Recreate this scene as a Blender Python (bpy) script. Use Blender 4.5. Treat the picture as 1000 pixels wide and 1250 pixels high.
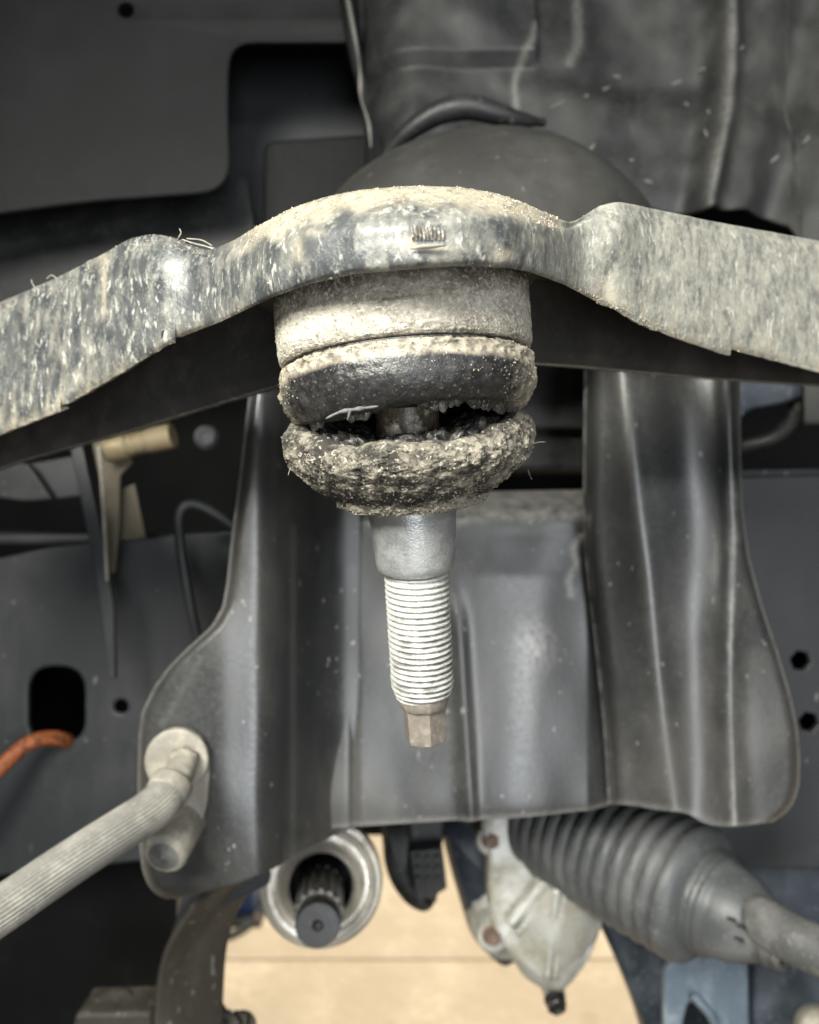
import bpy, bmesh, math, random
import numpy as np
from mathutils import Vector, Matrix, noise

random.seed(7); np.random.seed(7)
for o in list(bpy.data.objects): bpy.data.objects.remove(o)
scn = bpy.context.scene
COL = scn.collection

# ------------------------------------------------------------------ camera
F = 960.0                      # focal length in photograph pixels (1000 x 1250 frame)
S = 0.001                      # millimetres to metres
cam_d = bpy.data.cameras.new('camera'); cam = bpy.data.objects.new('camera', cam_d); COL.objects.link(cam)
cam.location = (0, 0, 0); cam.rotation_euler = (math.radians(90), 0, 0)
cam_d.sensor_fit = 'HORIZONTAL'; cam_d.sensor_width = 24.0; cam_d.lens = 24.0 * F / 1000.0
cam_d.clip_start = 0.01; cam_d.clip_end = 60.0
cam_d.dof.use_dof = True; cam_d.dof.focus_distance = 0.165; cam_d.dof.aperture_fstop = 12.0
scn.camera = cam

# ------------------------------------------------------------------ world and lamps (workshop interior)
w = bpy.data.worlds.new('World'); scn.world = w; w.use_nodes = True
w.node_tree.nodes['Background'].inputs[0].default_value = (0.80, 0.90, 1.0, 1)
w.node_tree.nodes['Background'].inputs[1].default_value = 0.03

def area(name, loc, target, sx, sy, power, col):
    l = bpy.data.lights.new(name, 'AREA'); l.shape = 'RECTANGLE'; l.size = sx; l.size_y = sy; l.energy = power; l.color = col
    o = bpy.data.objects.new(name, l); COL.objects.link(o); o.location = loc
    o.rotation_euler = (Vector(target) - Vector(loc)).to_track_quat('-Z', 'Y').to_euler()
    return o
key = area('work_light', (-0.24, -0.34, 0.30), (0.03, 0.2, -0.05), 0.34, 0.24, 3.15, (1.0, 0.985, 0.90)); key.data.spread = math.radians(84)
area('tube_light', (0.70, -0.95, 0.45), (0.05, 0.25, -0.05), 0.9, 0.12, 5, (0.90, 0.95, 1.0))
area('bay_door_daylight', (0.38, -2.0, -0.42), (0.05, 0.3, -0.05), 0.62, 1.0, 22, (0.93, 0.97, 1.0))
area('shop_ceiling_light', (0.2, 2.6, 1.6), (0.1, 2.2, -1.1), 1.6, 1.6, 150, (1.0, 0.95, 0.86))

scn.cycles.max_bounces = 6; scn.cycles.diffuse_bounces = 3; scn.cycles.glossy_bounces = 3
scn.view_settings.view_transform = 'Standard'; scn.view_settings.look = 'None'
scn.view_settings.exposure = 0.0; scn.view_settings.gamma = 1.0; scn.view_settings.use_curve_mapping = False

# ------------------------------------------------------------------ materials
def rgb(c): return (c[0], c[1], c[2], 1.0)
class NT:
    def __init__(s, m): s.t = m.node_tree; s.n = s.t.nodes; s.l = s.t.links
    def new(s, t, **k):
        n = s.n.new(t)
        for a, b in k.items(): setattr(n, a, b)
        return n
    def link(s, a, b): s.l.new(a, b)
    def math(s, op, a, b=None, clamp=False):
        n = s.new('ShaderNodeMath', operation=op); n.use_clamp = clamp
        for i, v in enumerate((a, b)):
            if v is None: continue
            if isinstance(v, (int, float)): n.inputs[i].default_value = v
            else: s.link(v, n.inputs[i])
        return n.outputs[0]
    def rng(s, v, a, b, c=0.0, d=1.0):
        n = s.new('ShaderNodeMapRange'); n.clamp = True; n.interpolation_type = 'SMOOTHSTEP'
        s.link(v, n.inputs[0])
        for i, x in enumerate((a, b, c, d)): n.inputs[i + 1].default_value = x
        return n.outputs[0]
    def mix(s, f, a, b):
        n = s.new('ShaderNodeMix', data_type='RGBA')
        if isinstance(f, (int, float)): n.inputs[0].default_value = f
        else: s.link(f, n.inputs[0])
        for i, v in ((6, a), (7, b)):
            if isinstance(v, tuple): n.inputs[i].default_value = rgb(v)
            else: s.link(v, n.inputs[i])
        return n.outputs[2]
    def noise(s, vec, scale, detail=6, rough=0.6, dist=0.0):
        n = s.new('ShaderNodeTexNoise'); n.inputs['Scale'].default_value = scale; n.inputs['Detail'].default_value = detail
        n.inputs['Roughness'].default_value = rough; n.inputs['Distortion'].default_value = dist
        s.link(vec, n.inputs['Vector']); return n.outputs[0]

def surf(name, base, dust=(0.3, 0.28, 0.24), amount=0.4, scale=0.12, stretch=1.0, rough=0.45, metal=0.0,
         speck=0.0, speck_col=(0.6, 0.57, 0.5), speck_scale=0.9, up=0.0, bump=0.15, bscale=0.8, base2=None, fine=0.3,
         attr=False, attr_col=(0.5, 0.42, 0.3), dust_rough=0.85, coat=0.0, lo=0.42, hi=0.68, spec=0.5, speck_t=0.66, speck_detail=1):
    """A dirty surface: base colour, patchy dust, light specks and fine relief. All scales are per millimetre."""
    m = bpy.data.materials.new(name); m.use_nodes = True; t = NT(m)
    b = t.n['Principled BSDF']
    tc = t.new('ShaderNodeTexCoord'); mp = t.new('ShaderNodeMapping'); t.link(tc.outputs['Object'], mp.inputs[0])
    mp.inputs['Scale'].default_value = (1000, 1000, 1000)
    mp2 = t.new('ShaderNodeMapping'); t.link(tc.outputs['Object'], mp2.inputs[0])
    mp2.inputs['Scale'].default_value = (1000, 1000, 1000 * stretch)
    v, vs = mp.outputs[0], mp2.outputs[0]
    big = t.noise(vs, scale, 6, 0.66)
    fin = t.noise(v, bscale, 3, 0.7)
    bc = base if base2 is None else t.mix(t.rng(t.noise(v, scale * 0.6, 1, 0.5), 0.35, 0.65), base, base2)
    d = t.rng(big, lo, hi, 0.0, amount)
    d = t.math('ADD', d, t.math('MULTIPLY', t.rng(fin, 0.45, 0.7), fine * amount))
    if up > 0:
        g = t.new('ShaderNodeNewGeometry'); sx = t.new('ShaderNodeSeparateXYZ'); t.link(g.outputs['Normal'], sx.inputs[0])
        uz = t.rng(sx.outputs[2], 0.15, 0.8, 0.0, up)
        d = t.math('ADD', d, t.math('MULTIPLY', uz, t.rng(t.noise(v, scale * 3, 2, 0.6), 0.25, 0.55)))
    if attr:
        a = t.new('ShaderNodeAttribute'); a.attribute_name = 'dust'
        d = t.math('ADD', d, t.math('MULTIPLY', a.outputs['Fac'], t.rng(t.noise(vs, scale * 3, 3, 0.65), 0.3, 0.6, 0.35, 1.0)))
    d = t.math('MINIMUM', t.math('MAXIMUM', d, 0.0), 1.0)
    col = t.mix(d, bc, t.mix(t.rng(t.noise(v, scale * 2.2, 1, 0.6), 0.35, 0.65), dust, tuple(min(1, x * 1.25) for x in dust)))
    if attr:
        a2 = t.new('ShaderNodeAttribute'); a2.attribute_name = 'tan'
        col = t.mix(t.math('MULTIPLY', a2.outputs['Fac'], t.rng(t.noise(v, 0.5, 3, 0.7), 0.3, 0.55, 0.3, 1.0)), col, attr_col)
    if speck > 0:
        vo = t.noise(vs, speck_scale, speck_detail, 0.4 if speck_detail < 2 else 0.68); sp = t.rng(vo, speck_t, speck_t + (0.07 if speck_detail < 2 else 0.12), 0.0, speck)
        if speck_detail > 1: sp = t.math('MULTIPLY', sp, t.rng(t.noise(v, scale * 0.5, 2, 0.6), 0.36, 0.62, 0.25, 1.0))
        col = t.mix(sp, col, speck_col)
    t.link(col, b.inputs['Base Color'])
    r = t.math('ADD', t.math('MULTIPLY', d, dust_rough - rough), rough)
    r = t.math('ADD', r, t.math('MULTIPLY', t.math('SUBTRACT', fin, 0.5), 0.25))
    t.link(t.math('MAXIMUM', r, 0.12), b.inputs['Roughness'])
    if metal > 0: t.link(t.math('MULTIPLY', t.math('SUBTRACT', 1.0, d), metal), b.inputs['Metallic'])
    b.inputs['Specular IOR Level'].default_value = spec
    b.inputs['Coat Weight'].default_value = coat; b.inputs['Coat Roughness'].default_value = 0.28
    if bump > 0:
        bp = t.new('ShaderNodeBump'); bp.inputs['Strength'].default_value = bump; bp.inputs['Distance'].default_value = 0.0006
        t.link(fin, bp.inputs['Height']); t.link(bp.outputs[0], b.inputs['Normal'])
    return m

M = {}
M['arm'] = surf('arm_paint', (0.050, 0.056, 0.061), (0.285, 0.28, 0.24), 0.60, 0.22, 0.5, 0.39, 0.0, 0.75, (0.60, 0.595, 0.54), 0.55, 0.0, 0.4, 0.9,
                (0.095, 0.100, 0.101), 0.6, True, (0.42, 0.375, 0.285), 0.75, 0.2, lo=0.38, hi=0.72, speck_t=0.54, speck_detail=4)
M['grit_light'] = surf('tan_crumb', (0.33, 0.28, 0.20), (0.52, 0.46, 0.36), 0.9, 0.9, 1, 0.9, 0, 0.0, bump=0, lo=0.35, hi=0.6, dust_rough=0.95)
M['arm_inside'] = surf('arm_inside', (0.034, 0.033, 0.031), (0.08, 0.076, 0.066), 0.5, 0.06, 1, 0.7, 0, 0.2, (0.12, 0.11, 0.1), 0.5, 0, 0.2)  # darker than the outside: shade under the arm is in the colour
M['grit'] = surf('dirt_crumb', (0.10, 0.088, 0.068), (0.36, 0.325, 0.26), 0.9, 0.9, 1, 0.9, 0, 0.0, bump=0, lo=0.35, hi=0.6, dust_rough=0.95)
M['crust'] = surf('caked_dirt', (0.042, 0.038, 0.032), (0.28, 0.255, 0.205), 0.5, 0.5, 1, 0.75, 0, 0.7, (0.62, 0.57, 0.47), 0.9, 0.12, 1.0, 2.2, fine=0.9, attr=True, attr_col=(0.34, 0.31, 0.245), dust_rough=0.95, speck_t=0.63)
M['housing'] = surf('dirty_housing', (0.11, 0.09, 0.068), (0.46, 0.43, 0.36), 0.75, 0.6, 1, 0.6, 0.0, 0.6, (0.74, 0.70, 0.60), 1.2, 0.0, 1.0, 1.8, fine=1.0, attr=True, attr_col=(0.60, 0.565, 0.48), dust_rough=0.9, speck_t=0.60)
M['rubber'] = surf('boot_rubber', (0.016, 0.0165, 0.018), (0.36, 0.325, 0.265), 0.05, 0.4, 1, 0.30, 0, 0.25, (0.4, 0.37, 0.31), 1.5, 0.0, 0.35, 1.2, fine=0.6, attr=True, attr_col=(0.45, 0.40, 0.31), dust_rough=0.92)
M['grease'] = surf('black_grease', (0.010, 0.011, 0.012), (0.13, 0.115, 0.09), 0.5, 0.35, 1, 0.18, 0, 0.4, (0.5, 0.5, 0.48), 1.8, 0, 0.6, 1.2, coat=0.5)
M['neck'] = surf('worn_steel', (0.85, 0.80, 0.66), (0.07, 0.055, 0.035), 0.95, 0.14, 1, 0.30, 0.45, 0, up=0, bump=0.3, bscale=0.8, dust_rough=0.35, lo=0.36, hi=0.52)
M['taper'] = surf('taper_steel', (0.47, 0.485, 0.49), (0.17, 0.17, 0.16), 0.6, 0.18, 1, 0.36, 0.72, 0.4, (0.62, 0.62, 0.60), 1.2, 0, 0.25, 1.6, dust_rough=0.6)
M['thread'] = surf('zinc_thread', (0.66, 0.66, 0.62), (0.15, 0.15, 0.135), 0.5, 0.22, 2.2, 0.42, 0.25, 0.3, (0.9, 0.9, 0.86), 1.2, 0, 0.5, 1.8, fine=0.6, lo=0.5, hi=0.75, dust_rough=0.6, attr=True)
M['tip'] = surf('stud_tip_paint', (0.19, 0.165, 0.14), (0.27, 0.24, 0.205), 0.5, 0.3, 1, 0.5, 0.1, 0.2, bump=0.2)
M['plate'] = surf('bracket_paint', (0.024, 0.0255, 0.027), (0.105, 0.10, 0.09), 0.34, 0.018, 0.6, 0.33, 0.0, 0.5, (0.42, 0.42, 0.40), 0.40, 0.15, 0.12, 0.6, (0.038, 0.038, 0.037), 0.35, True, (0.34, 0.33, 0.31), 0.5, 0.2, speck_t=0.73, spec=0.8)
M['panel'] = surf('frame_paint', (0.021, 0.023, 0.026), (0.052, 0.053, 0.053), 0.4, 0.02, 0.6, 0.48, 0, 0.45, (0.26, 0.26, 0.25), 0.2, 0.25, 0.12, 0.5, fine=0.3, dust_rough=0.7, speck_t=0.74)
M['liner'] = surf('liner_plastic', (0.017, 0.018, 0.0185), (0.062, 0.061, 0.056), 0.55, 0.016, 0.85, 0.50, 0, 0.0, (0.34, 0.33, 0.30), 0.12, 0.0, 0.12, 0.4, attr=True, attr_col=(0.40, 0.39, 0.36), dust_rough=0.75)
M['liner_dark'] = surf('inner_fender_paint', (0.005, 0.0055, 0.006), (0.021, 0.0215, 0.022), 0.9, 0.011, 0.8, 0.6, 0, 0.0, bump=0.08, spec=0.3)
M['black'] = surf('black_plastic', (0.014, 0.015, 0.016), (0.05, 0.05, 0.045), 0.4, 0.05, 1, 0.45, 0, 0.3, (0.15, 0.15, 0.14), 0.4, 0.2, 0.15)
M['void'] = surf('shade_black', (0.004, 0.0042, 0.0046), (0.010, 0.010, 0.010), 0.4, 0.02, 1, 0.8, 0, 0, bump=0, spec=0.15)  # near-black colour standing in for deep shade
M['dome'] = surf('bump_stop_rubber', (0.026, 0.0255, 0.024), (0.07, 0.068, 0.06), 0.5, 0.02, 1, 0.7, 0, 0.4, (0.2, 0.19, 0.17), 0.22, 0.1, 0.15, 0.8, speck_t=0.73)
M['dusty'] = surf('dusty_zinc', (0.25, 0.235, 0.20), (0.43, 0.395, 0.32), 0.7, 0.08, 1, 0.55, 0.1, 0.35, (0.5, 0.47, 0.4), 0.7, 0.3, 0.25, 0.9)
M['hose'] = surf('dusty_hose', (0.15, 0.145, 0.13), (0.31, 0.295, 0.26), 0.75, 0.05, 1, 0.7, 0, 0.3, (0.45, 0.43, 0.38), 0.7, 0.4, 0.15, 1.0)
M['brass'] = surf('yellow_zinc', (0.25, 0.20, 0.115), (0.19, 0.155, 0.10), 0.6, 0.06, 1, 0.45, 0.4, 0, bump=0.15)
M['tan_metal'] = surf('tan_metal', (0.09, 0.075, 0.05), (0.13, 0.11, 0.08), 0.5, 0.05, 1, 0.6, 0, 0, bump=0.15)
M['orange'] = surf('orange_conduit', (0.34, 0.095, 0.026), (0.03, 0.015, 0.01), 0.9, 0.30, 1, 0.55, 0, 0, bump=0.5, bscale=0.6)
M['cv_steel'] = surf('turned_steel', (0.70, 0.67, 0.60), (0.25, 0.21, 0.15), 0.6, 0.05, 1, 0.30, 0.85, 0.2, bump=0.1, up=0.2, dust_rough=0.55)
M['oily'] = surf('oily_steel', (0.018, 0.018, 0.019), (0.05, 0.045, 0.04), 0.3, 0.1, 1, 0.32, 0.3, 0.0, bump=0.1)
M['spline_end'] = surf('spline_steel', (0.30, 0.29, 0.27), (0.12, 0.11, 0.10), 0.6, 0.2, 1, 0.4, 0.5, 0)
M['alloy'] = surf('cast_alloy', (0.50, 0.495, 0.46), (0.22, 0.20, 0.14), 0.75, 0.05, 1, 0.45, 0.35, 0.35, (0.75, 0.74, 0.70), 0.35, 0.0, 0.3, 0.9, (0.66, 0.66, 0.63), 0.4, dust_rough=0.7)
M['rust'] = surf('rusty_bolt', (0.16, 0.11, 0.085), (0.25, 0.18, 0.13), 0.5, 0.2, 1, 0.6, 0.3, 0, bump=0.3)
M['bellows'] = surf('bellows_rubber', (0.075, 0.080, 0.083), (0.17, 0.17, 0.166), 0.5, 0.03, 1, 0.38, 0, 0.35, (0.26, 0.26, 0.25), 0.4, 0.15, 0.12, 0.8, dust_rough=0.8)
M['tie_rod'] = surf('tie_rod_dirt', (0.085, 0.087, 0.086), (0.19, 0.188, 0.176), 0.7, 0.05, 1, 0.6, 0.1, 0.4, (0.38, 0.37, 0.33), 0.5, 0.3, 0.2)
M['blue_steel'] = surf('blue_grey_steel', (0.10, 0.135, 0.175), (0.27, 0.31, 0.34), 0.7, 0.035, 0.6, 0.42, 0.1, 0.3, (0.45, 0.48, 0.5), 0.4, 0.2, 0.2)
M['navy'] = surf('dark_blue_paint', (0.022, 0.030, 0.042), (0.11, 0.13, 0.15), 0.45, 0.025, 0.8, 0.45, 0, 0.3, (0.2, 0.22, 0.24), 0.3, 0.2, 0.15)
M['brown_plate'] = surf('dusty_brown_plate', (0.038, 0.034, 0.028), (0.10, 0.09, 0.072), 0.6, 0.03, 0.4, 0.6, 0, 0.3, (0.4, 0.38, 0.33), 0.3, 0.3, 0.2)
M['blue'] = surf('lift_blue', (0.02, 0.06, 0.20), (0.10, 0.12, 0.16), 0.3, 0.02, 1, 0.4, 0, 0)
M['concrete'] = surf('concrete', (0.47, 0.375, 0.25), (0.55, 0.45, 0.315), 0.8, 0.003, 1, 0.7, 0, 0.3, (0.30, 0.23, 0.15), 0.012, 0, 0.1, 0.05, fine=0.5, dust_rough=0.8)
M['joint'] = surf('floor_joint', (0.20, 0.145, 0.085), (0.26, 0.20, 0.13), 0.5, 0.01, 1, 0.9, 0, 0, bump=0)
M['mud'] = surf('dried_mud', (0.13, 0.125, 0.11), (0.24, 0.23, 0.205), 0.7, 0.2, 1, 0.9, 0, 0, bump=0.3)
M['fibre'] = surf('pale_fibre', (0.50, 0.47, 0.40), amount=0.2, rough=0.7, bump=0)

# ------------------------------------------------------------------ geometry helpers
ORG = {}
def P(px, py, Y): return Vector(((px - 500.0) / F * Y, Y, (625.0 - py) / F * Y)) * S

def tag(o, label, cat, group=None, kind=None):
    if label: o['label'] = label
    if cat: o['category'] = cat
    if group: o['group'] = group
    if kind: o['kind'] = kind
    return o
def thing(name, label, cat, loc, group=None):
    o = bpy.data.objects.new(name, None); COL.objects.link(o); o.location = loc; o.empty_display_size = 0.01
    ORG[o] = Vector(loc); return tag(o, label, cat, group)
def obj(name, verts, faces, mat, parent=None, smooth=True, sharp=None, origin=None):
    verts = [Vector(v) for v in verts]
    if parent is not None: org = ORG[parent]
    elif origin is not None: org = Vector(origin)
    else:
        a = np.array([tuple(v) for v in verts]); org = Vector(((a[:, 0].min() + a[:, 0].max()) / 2, (a[:, 1].min() + a[:, 1].max()) / 2, a[:, 2].min()))
    me = bpy.data.meshes.new(name); me.from_pydata([v - org for v in verts], [], faces); me.update()
    me.polygons.foreach_set('use_smooth', [smooth] * len(me.polygons))
    if sharp: me.set_sharp_from_angle(angle=math.radians(sharp))
    me.materials.append(M[mat] if isinstance(mat, str) else mat)
    o = bpy.data.objects.new(name, me); COL.objects.link(o)
    if parent is not None: o.parent = parent
    else: o.location = org
    ORG[o] = org
    return o
def fix_normals(o):
    bm = bmesh.new(); bm.from_mesh(o.data); bmesh.ops.recalc_face_normals(bm, faces=bm.faces); bm.to_mesh(o.data); bm.free(); return o
def attr(o, name, vals):
    a = o.data.attributes.new(name, 'FLOAT', 'POINT'); a.data.foreach_set('value', np.asarray(vals, dtype=np.float32))
def grid_faces(nu, nv, wrap=False):
    f = []
    for i in range(nu if wrap else nu - 1):
        k = (i + 1) % nu
        for j in range(nv - 1): f.append((i * nv + j, k * nv + j, k * nv + j + 1, i * nv + j + 1))
    return f
def solid(o, t, bevel=0.0):
    m = o.modifiers.new('solid', 'SOLIDIFY'); m.thickness = t * S; m.offset = -1.0; m.use_even_offset = False
    if bevel: 
        b = o.modifiers.new('bevel', 'BEVEL'); b.width = bevel * S; b.segments = 2; b.limit_method = 'ANGLE'; b.angle_limit = math.radians(50)
    return o
def face_to(o, d):
    """Make the sheet's normals point to direction d (so that thickness goes the other way)."""
    n = Vector((0, 0, 0))
    for p in o.data.polygons: n += p.normal * p.area
    if n.dot(Vector(d)) < 0: o.data.flip_normals()
    return o
def crom(pts, n):
    """Catmull-Rom through a list of 3-vectors, resampled to n points, even in control index."""
    p = np.array([tuple(q) for q in pts], float); m = len(p); out = []
    q = np.vstack([2 * p[0] - p[1], p, 2 * p[-1] - p[-2]])
    for s in np.linspace(0, m - 1, n):
        i = min(int(s), m - 2); t = s - i; a, b, c, d = q[i], q[i + 1], q[i + 2], q[i + 3]
        out.append(0.5 * (2 * b + (c - a) * t + (2 * a - 5 * b + 4 * c - d) * t * t + (3 * b - a - 3 * c + d) * t ** 3))
    return out
def ip(tbl, smooth=0):
    xs = [a for a, b in tbl]; ys = [b for a, b in tbl]
    if not smooth: return lambda x: float(np.interp(x, xs, ys))
    g = np.arange(xs[0] - 3 * smooth, xs[-1] + 3 * smooth, 1.0)
    s0 = (ys[1] - ys[0]) / (xs[1] - xs[0]); s1 = (ys[-1] - ys[-2]) / (xs[-1] - xs[-2])
    v = np.interp(g, xs, ys); v = np.where(g < xs[0], ys[0] + (g - xs[0]) * s0, v); v = np.where(g > xs[-1], ys[-1] + (g - xs[-1]) * s1, v)
    k = np.exp(-0.5 * (np.arange(-3 * smooth, 3 * smooth + 1) / smooth) ** 2); k /= k.sum()
    w_ = np.convolve(np.pad(v, 3 * smooth, mode='edge'), k, 'valid')
    return lambda x: float(np.interp(x, g, w_))
def frame(up):
    u = Vector(up).normalized(); f = Vector((0, -1, 0)); f = (f - u * f.dot(u))
    if f.length < 0.3: f = Vector((0, 0, 1)) - u * u.z
    f.normalize(); s = u.cross(f) * -1
    if abs(u.z) > 0.5 and s.x < 0: s = -s
    return u, f, s
def lathe(name, prof, org, up, mat, parent=None, seg=96, n=None, disp=None, sharp=None, dens=None):
    """prof: (radius, height) in mm along the axis 'up'; angle 0 faces the camera."""
    u, f, s = frame(up)
    pr = [np.array((r, h)) for r, h in prof]
    if n: pr = crom(pr, n)
    nv = len(pr); vs = []; info = []
    for i in range(seg):
        a = 2 * math.pi * i / seg
        for j in range(nv):
            r, h = pr[j]
            if disp: r, h = disp(a, r, h, j / (nv - 1))
            vs.append(Vector(org) + (f * (r * math.cos(a)) + s * (r * math.sin(a)) + u * h) * S); info.append((a, r, h, j / (nv - 1)))
    o = obj(name, vs, grid_faces(seg, nv, True), mat, parent, sharp=sharp); fix_normals(o)
    return o, info
def tube(name, path, rad, mat, parent=None, seg=20, n=60, ridges=None, caps=True, sharp=None):
    """Sweep along a smooth path of world points; rad is a number or function of 0..1 in mm; ridges(a,t) scales it."""
    pts = [Vector(p) for p in (crom(path, n) if n else path)]; n = len(pts)
    vs = []; t0 = (pts[1] - pts[0]).normalized()
    x = t0.orthogonal().normalized()
    for i, p in enumerate(pts):
        t = (pts[min(i + 1, n - 1)] - pts[max(i - 1, 0)]).normalized()
        x = (x - t * x.dot(t)).normalized(); y = t.cross(x)
        r = rad(i / (n - 1)) if callable(rad) else rad
        for k in range(seg):
            a = 2 * math.pi * k / seg; q = r * (ridges(a, i / (n - 1)) if ridges else 1.0)
            vs.append(p + (x * math.cos(a) + y * math.sin(a)) * q * S)
    fc = []
    for i in range(n - 1):
        for k in range(seg): fc.append((i * seg + k, i * seg + (k + 1) % seg, (i + 1) * seg + (k + 1) % seg, (i + 1) * seg + k))
    if caps: fc.append(tuple(range(seg))[::-1]); fc.append(tuple((n - 1) * seg + k for k in range(seg)))
    o = obj(name, vs, fc, mat, parent, sharp=sharp); return fix_normals(o)
def flat(name, outline, Y, thick, mat, parent=None, holes=(), bevel=0.8, warp=None, origin=None):
    """A plate cut from an outline (photo pixels at depth Y mm) with holes; thickness runs away from the camera."""
    cu = bpy.data.curves.new(name, 'CURVE'); cu.dimensions = '2D'; cu.fill_mode = 'BOTH'
    cu.extrude = max(thick / 2 - bevel, 0.01) * S; cu.bevel_depth = bevel * S; cu.bevel_resolution = 2; cu.offset = -bevel * S
    for pl in [outline] + list(holes):
        sp = cu.splines.new('POLY'); sp.points.add(len(pl) - 1); sp.use_cyclic_u = True
        for q, (a, b) in zip(sp.points, pl): q.co = ((a - 500) / F * Y * S, (625 - b) / F * Y * S, 0, 1)
    co = bpy.data.objects.new(name, cu); COL.objects.link(co)
    me = bpy.data.meshes.new_from_object(co.evaluated_get(bpy.context.evaluated_depsgraph_get()))
    bpy.data.objects.remove(co); bpy.data.curves.remove(cu)
    vs = []
    for v in me.vertices:
        p = Vector((v.co.x, Y * S + thick / 2 * S - v.co.z, v.co.y)); vs.append(warp(p) if warp else p)
    fc = [tuple(p.vertices) for p in me.polygons]; bpy.data.meshes.remove(me)
    o = obj(name, vs, fc, mat, parent, sharp=35, origin=origin); return fix_normals(o)
def rounded(pts, r=8, n=5):
    out = []; m = len(pts)
    for i in range(m):
        a, b, c = (np.array(pts[k % m], float) for k in (i - 1, i, i + 1))
        d1 = (a - b); d2 = (c - b); l1 = np.linalg.norm(d1); l2 = np.linalg.norm(d2); q = min(r, l1 * 0.45, l2 * 0.45)
        p1 = b + d1 / l1 * q; p2 = b + d2 / l2 * q
        for t in np.linspace(0, 1, n): out.append(tuple((1 - t) ** 2 * p1 + 2 * t * (1 - t) * b + t * t * p2))
    return out
def circ(cx, cy, r, n=24, ry=None): return [(cx + r * math.cos(2 * math.pi * k / n), cy + (ry or r) * math.sin(2 * math.pi * k / n)) for k in range(n)]
def domed(name, outline, center, Y0, Y1, mat, parent=None, rings=((1, 0), (0.97, 0.35), (0.9, 0.62), (0.75, 0.85), (0.5, 0.95), (0.2, 1.0), (0.001, 1.0)), rough=0.6, back=20, n=120):
    """A cast lump: the outline at depth Y0 rises to depth Y1 at its middle (towards the camera); closed behind."""
    loop = [tuple(q) for q in crom([(a, b, 0) for a, b in outline + [outline[0]]], n + 1)][:-1]
    vs = []; nv = len(rings) + 2
    for (a, b, _) in loop:
        p0 = P(a, b, Y0)
        vs.append(P(center[0], center[1], Y0) + Vector((0, back * S, 0))); vs.append(p0 + Vector((0, back * S, 0)))
        cx = P(center[0], center[1], Y0)
        for k, h in rings:
            p = cx.lerp(p0, k); y = Y0 + (Y1 - Y0) * h
            q = Vector((p.x, y * S, p.z)); q.y += rough * S * (noise.noise(q * 90) + 0.5 * noise.noise(q * 260)) * (1 if h else 0)
            vs.append(q)
    o = obj(name, vs, grid_faces(len(loop), nv, True), mat, parent, sharp=60); return fix_normals(o)
def hexbolt(name, c, axis, rf, h, mat, parent, flange=1.35, washer=True, dimple=True):
    """Hex bolt head with flange: axis points out of the joint (towards the viewer)."""
    u, f, s = frame(axis); vs = []; fc = []; n = 36
    prof = []
    if washer: prof += [(rf * flange, 0, 0), (rf * flange, h * 0.18, 0), (rf * 1.05, h * 0.3, 0)]
    prof += [(rf, h * 0.3, 1), (rf, h * 0.92, 1), (rf * 0.9, h, 0.6)]
    if dimple: prof += [(rf * 0.62, h * 0.98, 0), (rf * 0.5, h * 0.88, 0), (0.01, h * 0.88, 0)]
    else: prof += [(0.01, h, 0)]
    for r, z, hx in prof:
        for k in range(n):
            a = 2 * math.pi * k / n; ap = (a % (math.pi / 3)) - math.pi / 6
            q = r * (1 - hx + hx * math.cos(math.pi / 6) / math.cos(ap) * 1.06)
            vs.append(Vector(c) + (f * (q * math.cos(a)) + s * (q * math.sin(a)) + u * z) * S)
    for j in range(len(prof) - 1):
        for k in range(n): fc.append((j * n + k, j * n + (k + 1) % n, (j + 1) * n + (k + 1) % n, (j + 1) * n + k))
    return fix_normals(obj(name, vs, fc, mat, parent, sharp=30))
def fbm(p, sc, o=4):
    q = Vector(p) * (1000 * sc); v = 0; a = 1
    for k in range(o): v += a * noise.noise(q); q = q * 2.03 + Vector((3.1, 1.7, 5.3)); a *= 0.55
    return v
def grit(name, host, count, smin, smax, mat, parent, keep=None):
    """Loose crumbs of dirt sitting on a host mesh, joined as stuff."""
    me = host.data; org = ORG[host]; vs = []; fc = []; pol = me.polygons; N = len(pol); tries = 0
    base = [Vector(v) for v in ((0, 0, 1), (0.9, 0, -0.3), (-0.45, 0.8, -0.35), (-0.45, -0.8, -0.3), (0.2, 0.3, -0.9))]
    tri = [(0, 1, 2), (0, 2, 3), (0, 3, 1), (1, 4, 2), (2, 4, 3), (3, 4, 1)]
    done = 0
    while done < count and tries < count * 12:
        tries += 1; p = pol[random.randrange(N)]; c = p.center + org
        if keep and random.random() > keep(c): continue
        s = smin + (smax - smin) * random.random() ** 3
        R = Matrix.Rotation(random.uniform(0, 6.28), 3, Vector((random.gauss(0, 1), random.gauss(0, 1), random.gauss(0, 1))).normalized())
        b = len(vs)
        for q in base: vs.append(c + p.normal * s * 0.2 * S + (R @ q) * s * S * random.uniform(0.7, 1.2))
        fc += [tuple(b + k for k in t) for t in tri]; done += 1
    o = obj(name, vs, fc, mat, parent, smooth=False); o['kind'] = 'stuff'; return o

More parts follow.
